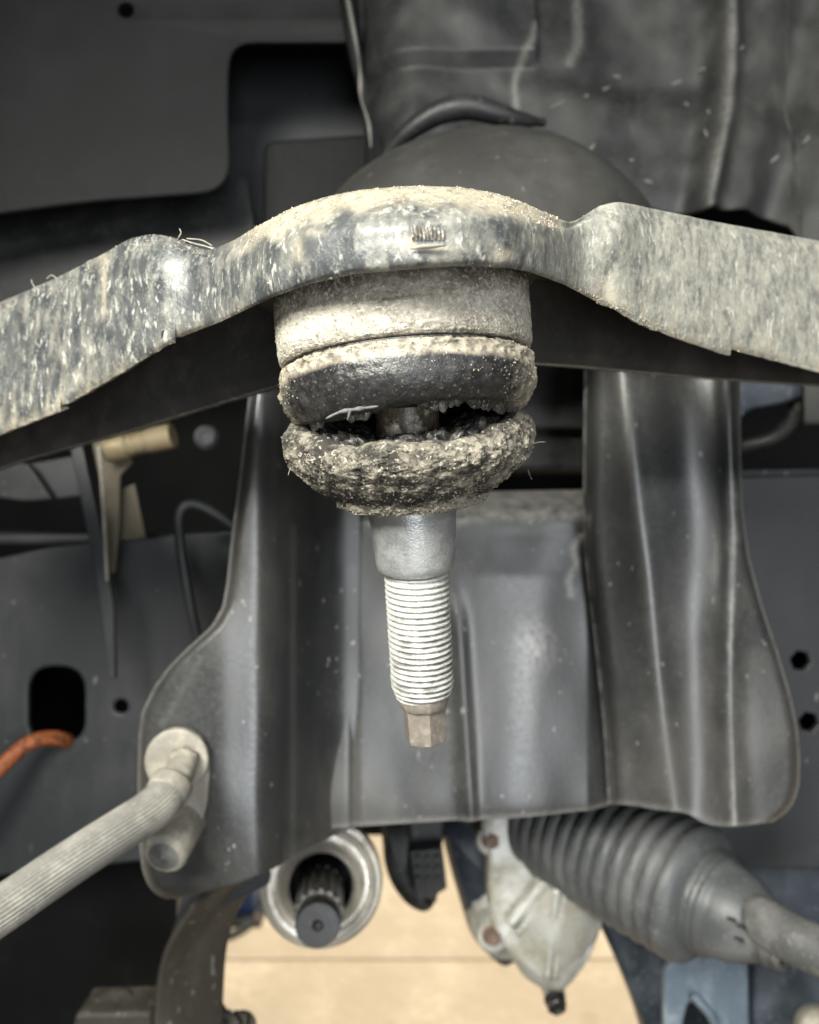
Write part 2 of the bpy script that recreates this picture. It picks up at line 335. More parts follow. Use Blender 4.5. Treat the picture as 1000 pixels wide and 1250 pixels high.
# ================================================================== THE SETTING
FZ = -1100.0
fl = obj('floor', [Vector(v) * S for v in ((-9000, -4000, FZ - 4), (9000, -4000, FZ - 4), (9000, 14000, FZ - 4), (-9000, 14000, FZ - 4))], [(0, 1, 2, 3)], 'joint'); tag(fl, None, None, kind='structure')
YJ = -FZ * F / (1171 - 625)
def slab(x0, x1, y0, y1):
    vs = []
    for z, i in ((FZ - 4, 0), (FZ - 1.5, 0), (FZ, 2.5)):
        vs += [Vector((x0 + i, y0 + i, z)) * S, Vector((x1 - i, y0 + i, z)) * S, Vector((x1 - i, y1 - i, z)) * S, Vector((x0 + i, y1 - i, z)) * S]
    fc = [(8, 9, 10, 11)]
    for b in (0, 4):
        for k in range(4): fc.append((b + k, b + (k + 1) % 4, b + 4 + (k + 1) % 4, b + 4 + k))
    fix_normals(obj('slab', vs, fc, 'concrete', fl, smooth=False))
for ix in range(-1, 2):
    for iy in range(-1, 3): slab(ix * 3000 - 1497, ix * 3000 + 1497, YJ + (iy - 1) * 3000 + 3, YJ + iy * 3000 - 3)

# near-black closed box added behind everything as backdrop for the unlit gaps
def box(name, c0, c1, mat, parent=None, bev=0.0):
    (x0, y0, z0), (x1, y1, z1) = c0, c1
    vs = [Vector(v) * S for v in ((x0, y0, z0), (x1, y0, z0), (x1, y1, z0), (x0, y1, z0), (x0, y0, z1), (x1, y0, z1), (x1, y1, z1), (x0, y1, z1))]
    o = obj(name, vs, [(0, 3, 2, 1), (4, 5, 6, 7), (0, 1, 5, 4), (1, 2, 6, 5), (2, 3, 7, 6), (3, 0, 4, 7)], mat, parent, smooth=bev > 0)
    if bev:
        b = o.modifiers.new('bevel', 'BEVEL'); b.width = bev * S; b.segments = 3
    return o
ub = box('void_backdrop', (-1100, 640, -270), (1100, 1250, 800), 'void', bev=20); tag(ub, None, None, kind='structure')

# ------------------------------------------------------------------ wheel arch liner (right and top) and inner fender (left)
lb = ip([(250, 520), (775, 520), (786, 246), (800, 250), (815, 256), (850, 262), (880, 256), (915, 254), (945, 262), (962, 276), (971, 300), (974, 520), (1400, 520)])
def make_liner():
    xs = np.unique(np.concatenate([np.linspace(442, 1350, 230), np.linspace(774, 800, 20), np.linspace(940, 978, 30)])); nv = 110
    ridge = ip([(-200, 905), (0, 892), (90, 890), (130, 884), (250, 860), (500, 850)])
    vs = []; du = []; tn = []
    for x in xs:
        yb = lb(x); yt = -220
        for j in range(nv):
            y = yt + (yb - yt) * j / (nv - 1)
            Y = 400 + 10 * math.sin((x - 500) / 190.0) - 0.05 * (x - 700)
            d = x - ridge(y)
            Y -= 14 * math.exp(-(d / 16) ** 2) * (1 if y < 260 else math.exp(-((y - 260) / 30) ** 2)) 
            Y += 12 * math.exp(-((x - (985 - 0.2 * (y - 60))) / 30) ** 2)                       # a swept groove at the right
            Y += 10 / (1 + math.exp((y - (95 + 0.18 * (x - 700))) / 10)) * (1 / (1 + math.exp(-(x - 660) / 20)))
            Y -= 7 * math.exp(-((x - 700) / 40) ** 2 - ((y - 40) / 60) ** 2)
            Y += 4 * noise.noise((x / 90, y / 90, 1.7)) + 1.0 * noise.noise((x / 30, y / 30, 4.7))
            if x < 660 and y < 62: Y -= 8
            if x < 520: Y += 20 * ((520 - x) / 80) ** 2
            vs.append(P(x, y, 400) + Vector((0, (Y - 400) * S, 0)))
            st = math.exp(-((d + 3) / 5) ** 2) * (0.5 + 0.5 * noise.noise((y / 30, 2.2, 0)))
            d2 = x - (650 - (y - 30) * 0.22 + 6 * math.sin(y / 17)); st += 0.8 * math.exp(-(d2 / 3.5) ** 2) * (1 if 20 < y < 150 else 0)
            d3 = x - (712 - max(0, y - 40) * 0.5); st += 0.5 * math.exp(-(d3 / 7) ** 2) * (1 if y < 70 else 0)
            st += 0.35 * max(0, noise.noise((x / 22, y / 45, 9.1)) - 0.1) * (1 if x > 840 else 0.3)
            tn.append(min(0.45, max(0, st * 0.55))); du.append(min(1, max(0, 0.25 * (x - 640) / 300 + 0.15 * noise.noise((x / 60, y / 60, 3)))))
    root = thing('wheel_arch_liner', 'dusty dark grey wheel arch liner with pale water streaks at top right', 'liner', P(800, 520, 400))
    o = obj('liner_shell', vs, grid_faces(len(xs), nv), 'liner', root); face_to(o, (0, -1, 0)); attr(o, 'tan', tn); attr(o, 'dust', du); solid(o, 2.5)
    # splashes of dried mud, each a thin raised flake
    for (x, y, l, a) in [(684, 117, 20, -30), (717, 105, 16, -18), (744, 90, 22, -25), (764, 70, 10, 10), (783, 107, 12, -40), (838, 84, 18, -28), (866, 73, 16, -35),
                         (848, 117, 10, 35), (866, 137, 8, 60), (861, 165, 12, 70), (727, 171, 12, -55), (776, 188, 6, 0), (795, 216, 10, 20), (950, 190, 16, -40), (985, 170, 22, -45), (905, 60, 14, -60)]:
        out = []
        for k in range(14):
            t = 2 * math.pi * k / 14; ex = l * 0.62 * math.cos(t) * random.uniform(0.8, 1.1); ey = (1.3 + l * 0.03) * math.sin(t) * random.uniform(0.7, 1.2)
            c, s_ = math.cos(math.radians(a)), math.sin(math.radians(a)); out.append((x + ex * c - ey * s_, y + ex * s_ + ey * c))
        Yl = 399
        # find the liner depth here
        i = int(np.argmin(np.abs(xs - x))); jj = int((y + 220) / (lb(x) + 220) * (nv - 1)); Yl = vs[i * nv + jj].y / S
        sc = 400.0 / Yl
        f_ = flat('mud_flake', [(500 + (q[0] - 500) * sc, 625 + (q[1] - 625) * sc) for q in out], Yl - 0.35, 0.5, 'mud', root, bevel=0.15)
    return root
make_liner()

inner = thing('inner_fender', 'smooth dark inner fender panel with rounded cut-out at upper left', 'body panel', P(130, 300, 430))
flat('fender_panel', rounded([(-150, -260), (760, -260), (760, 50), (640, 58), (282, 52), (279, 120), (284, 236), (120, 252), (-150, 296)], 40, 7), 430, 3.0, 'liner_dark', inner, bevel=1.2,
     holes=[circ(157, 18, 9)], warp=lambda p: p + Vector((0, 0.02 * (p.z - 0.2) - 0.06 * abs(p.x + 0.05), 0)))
flat('lower_sill', rounded([(-150, 255), (300, 215), (320, 330), (-150, 420)], 8), 470, 3.0, 'black', inner)
back_p = [(260, 20), (700, 20), (700, 480), (260, 480)]
flat('recess_back', back_p, 500, 3.0, 'panel', inner)
flat('recess_step', rounded([(322, 172), (520, 158), (540, 420), (318, 420)], 14), 472, 6.0, 'liner_dark', inner, bevel=2)
tube('rib', [P(420, -40, 420), P(432, 50, 424), P(446, 120, 430), P(452, 175, 438)], lambda t: 5 - 2.4 * t, 'liner_dark', inner, seg=12)
tube('mud_trickle', [P(421, -20, 398), P(436, 60, 400), P(440, 95, 402), P(441, 120, 402), P(450, 150, 403), P(453, 180, 403)], lambda t: 0.75 + 0.35 * math.sin(t * 17), 'hose', inner, seg=8, n=50)
for (x, y, r) in [(468, 50, 9), (462, 165, 7)]:
    lathe('plug', [(0.01, 2.5), (r * 0.3, 2.5), (r * 0.42, 1.5), (r * 0.45, 0)], P(x, y, 428), (0, -1, 0), 'black', inner, 20)
for a, b, rr in [((12, 52), (55, 30), 0.5), ((295, 14), (325, 5), 0.4)]:
    tube('scuff', [P(*a, 427), P((a[0] + b[0]) / 2, (a[1] + b[1]) / 2 - 4, 426.5), P(*b, 427)], rr, 'hose', inner, seg=6, n=10)

# rounded rubber bump dome behind the arm with the lip above it
dm = thing('bump_dome', 'broad matt grey rubber dome rising behind the control arm', 'bump stop', P(590, 420, 350))
def dome_disp(a, r, h, t): return r * (1 + 0.02 * math.sin(3 * a + 1)), h + 0.7 * math.sin(5 * a) * t
lathe('dome', [(0.01, 48), (16, 47.4), (34, 44.5), (50, 38.5), (63, 29.5), (74, 18), (82, 4), (85, -12), (85, -40)], P(592, 324, 364), (0.05, 0.05, 1), 'dome', dm, 96, 60, dome_disp)
tube('lip', [P(470, 190, 372), P(500, 160, 366), P(535, 138, 362), P(570, 131, 360), P(600, 137, 360), P(630, 145, 362), P(664, 150, 368)], lambda t: 2.0 + 3.6 * math.sin(math.pi * min(1, t * 1.05)) ** 0.7, 'black', dm, seg=16)

# ================================================================== UPPER CONTROL ARM
arm = thing('upper_control_arm', 'dirty blue-grey pressed steel control arm spanning the picture above the torn boot', 'control arm', P(496, 345, 180))
yT = ip([(-240, 470), (-60, 397), (0, 370), (60, 345), (120, 316), (163, 292), (190, 287), (215, 291), (240, 303), (258, 308), (285, 297), (320, 277), (360, 256), (400, 243), (440, 235),
         (500, 230), (560, 231), (600, 238), (640, 252), (670, 265), (693, 275), (708, 267), (728, 253), (750, 248), (775, 252), (850, 268), (920, 281), (1000, 295), (1240, 337)], 5)
yBt = ip([(-240, 636), (-60, 557), (0, 531), (74, 502.5), (74.6, 495), (84, 493), (150, 455), (206, 421), (214, 419), (215, 412), (223, 411), (270, 393), (330, 364), (380, 346), (430, 335), (500, 329), (560, 325), (620, 327),
          (650, 333), (690, 348), (735, 372), (745, 375), (780, 396), (830, 415), (884, 433), (892, 434), (893, 427), (930, 437), (1000, 455), (1240, 512)])
def yB(x): return yBt(x) + 1.3 * noise.noise((x / 9.0, 0, 0)) * (1 if x < 230 or x > 700 else 0.25) + 1.0 * noise.noise((x / 3.0, 5, 0)) * (1 if x > 715 and x < 830 else 0.3)
Yf = ip([(-240, 290), (-60, 247), (0, 232), (100, 211), (165, 196), (200, 191), (235, 189), (260, 183), (285, 172), (330, 155), (380, 145.5), (440, 140.5), (500, 139), (560, 140.5), (620, 147), (660, 158), (690, 171),
         (712, 181), (735, 183), (760, 186), (800, 195), (900, 214), (1000, 232), (1240, 284)], 7)
crest = ip([(-240, 5), (200, 5), (260, 6), (340, 12), (420, 18), (560, 18), (640, 12), (690, 6), (720, 5), (1240, 5)], 8)       # how far back the crest lies
shoul = ip([(-240, 0.14), (250, 0.16), (330, 0.30), (420, 0.36), (560, 0.36), (640, 0.28), (700, 0.16), (1240, 0.12)], 8)      # where the flange starts to round over
xi = ip([(-240, -75), (0, 155), (250, 354), (500, 497), (750, 640), (1000, 845), (1240, 1028)], 20)
Yi = ip([(-240, 326), (0, 270), (250, 232), (500, 226), (750, 232), (1000, 270), (1240, 320)], 20)
yi = ip([(-75, 602), (30, 564), (155, 530), (240, 504), (300, 486), (354, 470), (497, 452), (640, 445), (700, 449), (845, 462), (1028, 474)], 10)
def make_arm():
    xs = np.unique(np.concatenate([np.linspace(-240, 1240, 620), [74, 74.6, 214, 215, 892, 893]])); nv = 54
    vs = []; tn = []; du = []
    for x in xs:
        t, b, Y, sh, cr = yT(x), yB(x), Yf(x), shoul(x), crest(x)
        zt = P(x, t, Y + cr)
        inn = P(xi(x), yi(xi(x)), Yi(x)); it = Vector((inn.x, inn.y, zt.z - 4 * S))
        cp = [P(x, b, Y + 2.2), P(x, b - 0.10 * (b - t), Y + 0.3), P(x, b + (t - b) * 0.38, Y - 0.5), P(x, b + (t - b) * (1 - sh), Y), P(x, t + (b - t) * sh * 0.35, Y + cr * 0.38), zt,
              zt.lerp(it, 0.35) + Vector((0, 0, -0.3 * S)), zt.lerp(it, 0.85), it + Vector((0, 0, -3 * S)), inn]
        col = [Vector(q) for q in crom(cp, nv)]
        for j, q in enumerate(col):
            f = j / (nv - 1) * 9
            # dents and hammered unevenness of the pressed steel
            if 0.3 < f < 7: q.y += S * (0.5 * noise.noise(q * 45) + 0.16 * noise.noise(q * 170)) 
            # ears where the legs leave the nose
            for ex, ey, er, eh in ((190, 330, 26, -2.0), (752, 290, 24, -2.2), (742, 345, 12, 0.9)):
                py = 625 - q.z / q.y * F; k = math.exp(-((x - ex) / er) ** 2 - ((py - ey) / 30) ** 2); q.y += eh * k * S if f < 6 else 0
            vs.append(q)
            py = 625 - q.z / q.y * F; fr = (b - py) / max(1, b - t)
            nz = noise.noise((x / 22, py / 22, 0.3)); n2 = noise.noise((x / 7, py / 25, 3.3))
            a = 0.0
            if 270 < x < 690: a += min(1, (x - 270) / 60) * 1.0 / (1 + math.exp(-(fr - 0.80 + 0.12 * nz) / 0.03))                     # settled dust on the crown
            if 5 < f < 7: a += 0.5
            a += 0.75 * math.exp(-((x - (128 - 0.02 * (py - 320))) / (3 + 5 * max(0, (345 - py) / 40))) ** 2) * (1 if 308 < py < 392 else 0)
            a += 0.7 * math.exp(-((x - 364) / 6) ** 2 - ((py - 303) / 16) ** 2) + 0.6 * math.exp(-((x - 385) / 13) ** 2 - ((py - 284) / 5) ** 2)
            a += 0.5 * math.exp(-((x - 325) / 30) ** 2 - ((py - 292) / 12) ** 2) * (nz + 0.4)
            a += (0.04 + 0.25 * n2) / (1 + math.exp(-(x - 720) / 10))
            a += (0.05 + 0.3 * n2) / (1 + math.exp((x - 130) / 14))
            if (x < 300 or x > 705) and f < 2: a += 0.75 * math.exp(-max(0, fr) / (0.05 + 0.06 * (nz + 0.5 + n2))) * (0.7 + 0.7 * n2)
            a += 0.8 * math.exp(-((x - 738) / 20) ** 2 - ((py - 365) / 16) ** 2)
            for (sx, sy, rx, ry) in ((530, 303, 24, 4), (616, 310, 15, 6), (660, 293, 8, 4), (640, 270, 10, 3), (610, 316, 10, 4), (906, 385, 3, 14), (498, 296, 10, 8)):
                a += 0.8 * math.exp(-((x - sx) / rx) ** 2 - ((py - sy) / ry) ** 2)
            tn.append(min(1, max(0, a)))
            d = 0.3 * nz + (-0.22 + 0.35 * n2) / (1 + math.exp((x - 285) / 12)) + (0.65 + 0.25 * n2) / (1 + math.exp(-(x - 690 - 25 * nz) / 14)) + (0.3 * n2 + 0.1 if 430 < x < 690 else 0) - 0.3 * math.exp(-((x - 390) / 75) ** 2) * (1 if fr < 0.75 else 0) + 0.08 / (1 + math.exp((x - 110) / 20))
            if 490 < x < 545 and 274 < py < 300: d -= 0.6 * (1 if int(x / 4.2) % 2 else 0.3)
            du.append(max(-0.6, min(1, d)))
    o = obj('arm_pressing', vs, grid_faces(len(xs), nv), 'arm', arm); face_to(o, (0, -0.7, 0.5)); attr(o, 'tan', tn); attr(o, 'dust', du); solid(o, 3.4, 0); o.data.materials.append(M['arm_inside']); o.modifiers['solid'].material_offset = 1
    return o, xs, nv, vs
arm_o, axs, anv, avs = make_arm()
# stamped tally teeth scraped into the nose
for k in range(9):
    x = 503 + k * 4.6; Yn = Yf(x) - 0.4
    tube('scrape_mark', [P(x, 276 + 0.6 * abs(k - 3), Yn), P(x + 1.0, 286, Yn - 0.35), P(x + 1.4, 293, Yn - 0.1)], lambda t: 0.20, 'housing', arm, seg=6, n=8)
tube('scrape_mark', [P(501, 304, 138.4), P(515, 301, 138.2), P(530, 300, 138.3), P(544, 299, 138.8)], lambda t: 0.45 * math.sin(math.pi * (0.1 + 0.8 * t)), 'dusty', arm, seg=8, n=16)
# tangled fibres lying on the left leg
for (a, b, c) in [((222, 292), (240, 298), (262, 303)), ((228, 291), (246, 293), (259, 300)), ((232, 296), (250, 300), (265, 306)), ((70, 340), (63, 336), (57, 340)), ((100, 325), (110, 318), (118, 317)), ((218, 290), (221, 284), (219, 279)), ((44, 352), (40, 347), (38, 341))]:
    Yq = Yf((a[0] + c[0]) / 2) + 4
    tube('fibre', [P(*a, Yq), P(*b, Yq), P(*c, Yq)], 0.11, 'fibre', arm, seg=5, n=12)
# crumbs of dirt on the crown and along the lower rim
def arm_keep(c):
    x = 500 + c.x / c.y * F; y = 625 - c.z / c.y * F
    t, b = yT(x), yB(x); fr = (b - y) / max(1, b - t)
    if c.y / S > Yf(x) + crest(x) + 3: return 0
    k = 0.012
    if 300 < x < 680 and fr > 0.82: k = 1.0
    if fr < 0.08 and (700 < x < 840): k = 1.0
    if x < 250 and fr > 0.9: k = 0.35
    return k
grit('dirt_crumbs', arm_o, 2600, 0.10, 0.34, 'grit_light', arm_o, arm_keep)

# ================================================================== BALL JOINT
bj = thing('ball_joint', 'ball joint with caked torn rubber boot and bare threaded stud hanging from the arm', 'ball joint', P(517, 910, 196))
HO = P(496, 446, 180); HU = (-0.080, 0.0, 0.997)
def front(a): return max(0.0, math.cos(a))
def rough_disp(amp, sc, seed):
    def d(a, r, h, t):
        p = Vector((r * math.cos(a), r * math.sin(a), h + seed))
        return r + amp * (noise.noise(p * sc) + 0.5 * noise.noise(p * sc * 2.3) + 0.3 * noise.noise(p * sc * 5)), h + 0.3 * amp * noise.noise(p * sc + Vector((9, 9, 9)))
    return d
collar, _ = lathe('collar', [(20, 26), (30.8, 26), (31.8, 24.5), (31.8, 20.5), (31.0, 19.2), (28.9, 18.6), (27, 18.2)], HO, HU, 'crust', bj, 160, 40, rough_disp(0.22, 0.25, 3))
def hdisp(a, r, h, t):
    r2, h2 = rough_disp(0.26, 0.9, 8)(a, r, h, t); r2 += 0.16 * noise.noise((r * math.cos(a) * 2.6, r * math.sin(a) * 2.6, h * 2.6)) * (1 if h < 13 else 0.4)
    r2 -= 0.28 * math.exp(-((h - 8.2 - 0.3 * math.sin(2 * a)) / 0.22) ** 2) + 0.2 * math.exp(-((h - 5.0) / 0.18) ** 2) * (1 if a < 2.5 else 0.3)
    return r2, h2
hous, info = lathe('housing', [(27.0, 19.5), (28.5, 19.2), (28.9, 17.0), (28.9, 12.0), (28.9, 8.0), (28.8, 4.0), (28.6, 2.2), (28.0, 1.2), (26.6, 0.9), (20, 0.8)], HO, HU, 'housing', bj, 320, 110, hdisp)
attr(hous, 'tan', [max(0, min(1, 0.65 - 0.25 * abs(h - 6) / 4 + 0.45 * noise.noise((a * 3, h * 0.3, 0)) + 0.3 * max(0, -math.sin(a)) * (h < 9))) if h > 1 else 0 for a, r, h, t in info])  # left side painted paler, as if lit from that side
attr(hous, 'dust', [0.15 + 0.5 * noise.noise((a * 4, h * 0.4, 5)) - 0.8 / (1 + math.exp(-(h - 13.2) / 0.8)) for a, r, h, t in info])  # dust thinned near the top to paint the shade under the arm
ring, _ = lathe('retaining_ring', [(20, 0.7), (26.6, 0.7), (27.2, 0.3), (27.2, -0.4), (26.4, -0.8)], HO, HU, 'grease', bj, 160, 16)

# upper fold of the boot, torn open underneath
UPN = []; LON = []
def up_disp(a, r, h, t):
    ca, sa = math.cos(a), math.sin(a); p = Vector((r * ca, r * sa, h))
    side = 1 - front(a) ** 2 * 0.85                      # the front middle is wiped, the sides are caked
    crust = 0.05 + 0.95 * min(1, side ** 1.5 + max(0, (h + 3.2) / 2.5) * 0.8)
    low = max(0, min(1, (t - 0.45) / 0.4))
    n = noise.noise(p * 0.45) + 0.6 * noise.noise(p * 1.1) + 0.4 * noise.noise(p * 2.3)
    k = 0.8 * crust if t < 0.75 else 0.25
    UPN.append(n)
    h2 = h + low * (0.9 * noise.noise((a * 2.5, 3, 1)) + 0.45 * noise.noise((a * 9, 1, 1)) + 0.5 * noise.noise((a * 23, 1, 4)) + 0.35 * noise.noise((a * 55, 1, 4))) - (1.4 * low if abs(a - math.pi) > 2.0 and math.sin(a) < -0.2 else 0) + low * 1.2 * front(a) * math.sin(a)
    return r + k * n, h2 + 0.25 * k * noise.noise(p * 0.8 + Vector((4, 4, 4)))
ub_, info = lathe('boot_upper_fold', [(25.0, 0.6), (27.2, 0.2), (28.4, -0.6), (28.6, -2.2), (28.8, -4.6), (28.7, -7.0), (27.8, -9.4), (26.0, -11.4), (23.2, -12.2), (21.4, -11.6), (21.8, -9.8), (24.5, -7.0), (25.5, -3)], HO, HU, 'rubber', bj, 360, 120, up_disp)
tn = []
for a, r, h, t in info:
    v = 0.85 - 1.7 * max(0, math.cos(a + 0.12)) ** 1.2 * max(0, min(1, (-h - 2.6) / 2.0)) * (1 if t < 0.9 else 1) + 0.35 * noise.noise((a * 5, h * 0.5, 2))
    if t > 0.68: v = 0.0
    v *= max(0.3, min(1.3, 0.9 + 0.7 * UPN[len(tn)]))  # hollows of the crust darkened, shade put into the colour
    tn.append(max(0, min(1, v)))
attr(ub_, 'tan', tn); attr(ub_, 'dust', [x * 0.4 for x in tn])

# stud frame: bottom swings away from the viewer and to the right
SO = P(503, 611, 185); SU = Vector((-0.058, -0.185, 0.98)).normalized()
def lo_disp(a, r, h, t):
    ca, sa = math.cos(a), math.sin(a); p = Vector((r * ca, r * sa, h + 40))
    n = 0.75 * noise.noise(p * 0.30) + 0.45 * noise.noise(p * 0.9) + 0.45 * noise.noise(p * 2.0) + 0.3 * noise.noise(p * 4.1) + 0.2 * noise.noise(p * 8)
    k = 1.25 if 0.12 < t < 0.62 else 0.45
    LON.append(n)
    top = max(0, min(1, (h - 8) / 8))
    h2 = h - top * (2.6 * front(a) ** 1.2) + top * (0.9 * noise.noise((a * 2.2, 7, 1)) + 0.4 * noise.noise((a * 8, 4, 1))) + top * 1.8 * max(0, math.sin(a)) * front(a) + top * 1.6 * abs(math.sin(a)) ** 3 + top * 1.1 * noise.noise((a * 4.5, 2.5, 1))
    return r + k * n, h2 + 0.35 * k * noise.noise(p * 0.7)
lb_, info = lathe('boot_lower_fold', [(10.8, 0.4), (13.5, -0.5), (16.3, -0.3), (17.5, 0.6), (17.6, 1.6), (19.0, 2.8), (21.6, 4.6), (24.6, 7.0), (27.2, 9.8), (28.7, 13.0), (28.2, 16.2), (26.2, 18.0), (23.6, 18.2), (21.8, 16.6), (21.0, 13.4), (18, 9.5), (13, 7), (9, 6)], SO, SU, 'crust', bj, 400, 170, lo_disp)
attr(lb_, 'tan', [max(0, min(1, (0.30 + 0.6 * noise.noise((a * 3.5, h * 0.25, 2)) + 1.1 * LON[q] + (0.6 if h < 1.9 else 0) - 0.35 * max(0, -math.sin(a + 0.2)) - 0.9 * math.exp(-((h - 3.4) / 1.5) ** 2) * max(0, min(1, 0.6 + 1.8 * noise.noise((a * 2.2, 5, 5))))) if t < 0.67 else 0)) for q, (a, r, h, t) in enumerate(info)])
attr(lb_, 'dust', [(0.0 + 0.5 * noise.noise((a * 5, h * 0.4, 8)) + 0.9 * LON[q] - 0.25 * max(0, -math.sin(a)) - 0.6 * math.exp(-((h - 3.4) / 1.5) ** 2)) if t < 0.67 + 0.04 * noise.noise((a * 6, 0, 0)) else -1.3 for q, (a, r, h, t) in enumerate(info)])  # tan and dust also darken the crust's hollows, as painted shade
# grease lumps in the open tear
def gl(a, r, h, t):
    p = Vector((r * math.cos(a), r * math.sin(a), h + 90)); n = noise.noise(p * 0.3) + 0.6 * noise.noise(p * 0.8) + 0.3 * noise.noise(p * 2)
    return r + 1.5 * n, h + 1.9 * n + 3.6 * max(0, math.sin(a + 0.05)) ** 1.5 + 3.0 * max(0, -math.sin(a)) ** 2
lathe('grease', [(22.6, 10.5), (21, 14.9), (17.5, 15.9), (13, 15.2), (10, 14.2), (7, 12)], SO, SU, 'grease', bj, 160, 50, gl)
# ragged thin lips of torn rubber: a curtain under the upper fold and a frayed edge on the lower one
def torn_lip(name, org, up, a0, a1, top, bot, rad, mat):
    u, f, s_ = frame(up); n, m = 260, 9; vs = []
    for i in range(n):
        a = a0 + (a1 - a0) * i / (n - 1); h0, h1 = top(a), bot(a)
        for j in range(m):
            k = j / (m - 1); h = h0 + (h1 - h0) * k; rr_ = rad(a, k) + 0.25 * noise.noise((a * 14, k * 3, 2))
            vs.append(Vector(org) + (f * (rr_ * math.cos(a)) + s_ * (rr_ * math.sin(a)) + u * h) * S)
    o = obj(name, vs, grid_faces(n, m), mat, bj); solid(o, 0.7); return o
def jag(a, sd): return max(0, 0.5 + 0.9 * noise.noise((a * 3.2, sd, 0)) + 0.6 * noise.noise((a * 9, sd, 1)) + 0.45 * noise.noise((a * 26, sd, 2)))
torn_lip('torn_lip', HO, HU, -1.45, 1.5, lambda a: -10.6, lambda a: -11.2 - 3.2 * jag(a, 3.3) * (1 - 0.75 * math.exp(-((a + 0.12) / 0.33) ** 2)), lambda a, k: 24.2 - 1.6 * k, 'grease')
torn_lip('torn_lip', SO, SU, -1.45, 1.5, lambda a: 13.2 - 2.6 * front(a), lambda a: 16.2 - 2.9 * front(a) ** 1.2 + 2.4 * jag(a, 8.1) * (1 - 0.6 * math.exp(-((a + 0.1) / 0.35) ** 2)), lambda a, k: 22.6 + 1.4 * k, 'grease')
# shredded rubber flap hanging at the left of the tear
tube('rubber_shred', [P(398, 511, 153), P(415, 503, 152), P(432, 500, 152), P(447, 498, 152.4), P(462, 496, 153)], lambda t: 0.12 + 0.28 * math.sin(math.pi * (0.05 + 0.9 * t)) * (1 + 0.4 * math.sin(23 * t)), 'tie_rod', bj, seg=8, n=24)
tube('rubber_shred', [P(427, 501, 152), P(426, 507, 152), P(424, 513, 152.3)], lambda t: 0.4 * (1 - 0.8 * t), 'tie_rod', bj, seg=8, n=10)
# ball, neck, taper, thread and tip
def onS(h): return SO + SU * h * S
vsb, _ = lathe('ball', [(0.01, 48), (6, 47.2), (11, 44.2), (14.6, 39), (15.4, 34), (14.4, 29), (11.6, 24.8), (8.6, 22.6), (7, 22)], SO, SU, 'oily', bj, 64, 40)
lathe('neck', [(7.4, 24), (7.4, 21), (7.4, 17), (8.4, 13.5), (10, 10), (10, 4)], SO, SU, 'neck', bj, 64, 40)
tap, _ = lathe('taper', [(6, 1.5), (10.5, 1.5), (10.55, 0), (10.25, -4), (9.95, -8), (9.65, -12), (9.45, -14.8), (9.2, -16.0), (8.6, -16.8), (7.4, -17.2), (6, -17.2)], SO, SU, 'taper', bj, 128, None, sharp=40)
def make_thread():
    # helical ridges from h0 down to h1
    u, f, s = frame(SU); h0, h1, pitch, seg = -16.9, -48.6, 1.42, 90; nh = 440; vs = []; du = []
    for i in range(nh):
        h = h0 + (h1 - h0) * i / (nh - 1)
        for k in range(seg):
            a = 2 * math.pi * k / seg
            ph = ((h / pitch) + a / (2 * math.pi)) % 1.0
            prof = min(1.0, 1.35 * (1 - abs(2 * ph - 1))); R = 6.80 + 0.93 * prof
            fill = 0.5 + 0.5 * noise.noise((a * 1.5, h * 0.18, 4.0)) + 0.35 * noise.noise((a * 4, h * 0.6, 7.0))                    # plating clogs some of the grooves
            R += (7.73 - R) * max(0, min(0.7, 1.1 * (fill - 0.5)))
            R += 0.10 * noise.noise((a * 9, h * 1.4, 2.0)) + 0.07 * noise.noise((a * 22, h * 3, 2.0))
            R -= max(0, (-h - 45.8)) * 0.33 + (0.5 * max(0, (h + 18.4)))
            vs.append(SO + (f * (R * math.cos(a)) + s * (R * math.sin(a)) + u * h) * S)
            low = min(1, max(0, (-h - 22) / 16)); du.append(max(0, (1 - prof) * (0.6 + 0.9 * low) + low * 1.0 * noise.noise((a * 2.0, h * 0.35, 9)) + 0.3 * noise.noise((a * 8, h * 2, 3))))
    fc = []
    for i in range(nh - 1):
        for k in range(seg): fc.append((i * seg + k, i * seg + (k + 1) % seg, (i + 1) * seg + (k + 1) % seg, (i + 1) * seg + k))
    o = fix_normals(obj('thread', vs, fc, 'thread', bj)); attr(o, 'dust', du)
make_thread()
def make_tip():
    u, f, s = frame(SU); seg = 144; vs = []; rot = math.radians(12)
    rows = [(6.3, -48.0, 0), (6.35, -48.9, 0), (6.15, -50.4, 0), (5.9, -51.2, 0.1), (5.75, -51.8, 0.9), (5.65, -55, 1), (5.55, -59.0, 1), (5.3, -60.2, 0.8), (4.7, -60.6, 0.4), (0.01, -60.7, 0)]
    for r, h, hx in rows:
        for k in range(seg):
            a = 2 * math.pi * k / seg; ap = ((a - rot) % (math.pi / 3)) - math.pi / 6
            q = r * (1 - hx * (1 - 0.93 * math.cos(math.pi / 6) / math.cos(ap) * 1.04))
            q = min(q, r) + 0.05 * noise.noise((a * 4, h, 0))
            vs.append(SO + (f * (q * math.cos(a)) + s * (q * math.sin(a)) + u * (h + 0.15 * noise.noise((a * 2, 1, 1)))) * S)
    fc = []
    for i in range(len(rows) - 1):
        for k in range(seg): fc.append((i * seg + k, i * seg + (k + 1) % seg, (i + 1) * seg + (k + 1) % seg, (i + 1) * seg + k))
    o = fix_normals(obj('stud_tip', vs, fc, 'tip', bj, sharp=28)); o['label'] = 'brown faceted end of the stud'
make_tip()
grit('boot_crumbs', ub_, 2600, 0.06, 0.32, 'grit', ub_, lambda c: (0.012 if (abs(500 + c.x / c.y * F - 490) < 125 and 625 - c.z / c.y * F > 452) else 1.0) if c.z > HO.z - 0.0105 else 0.0)
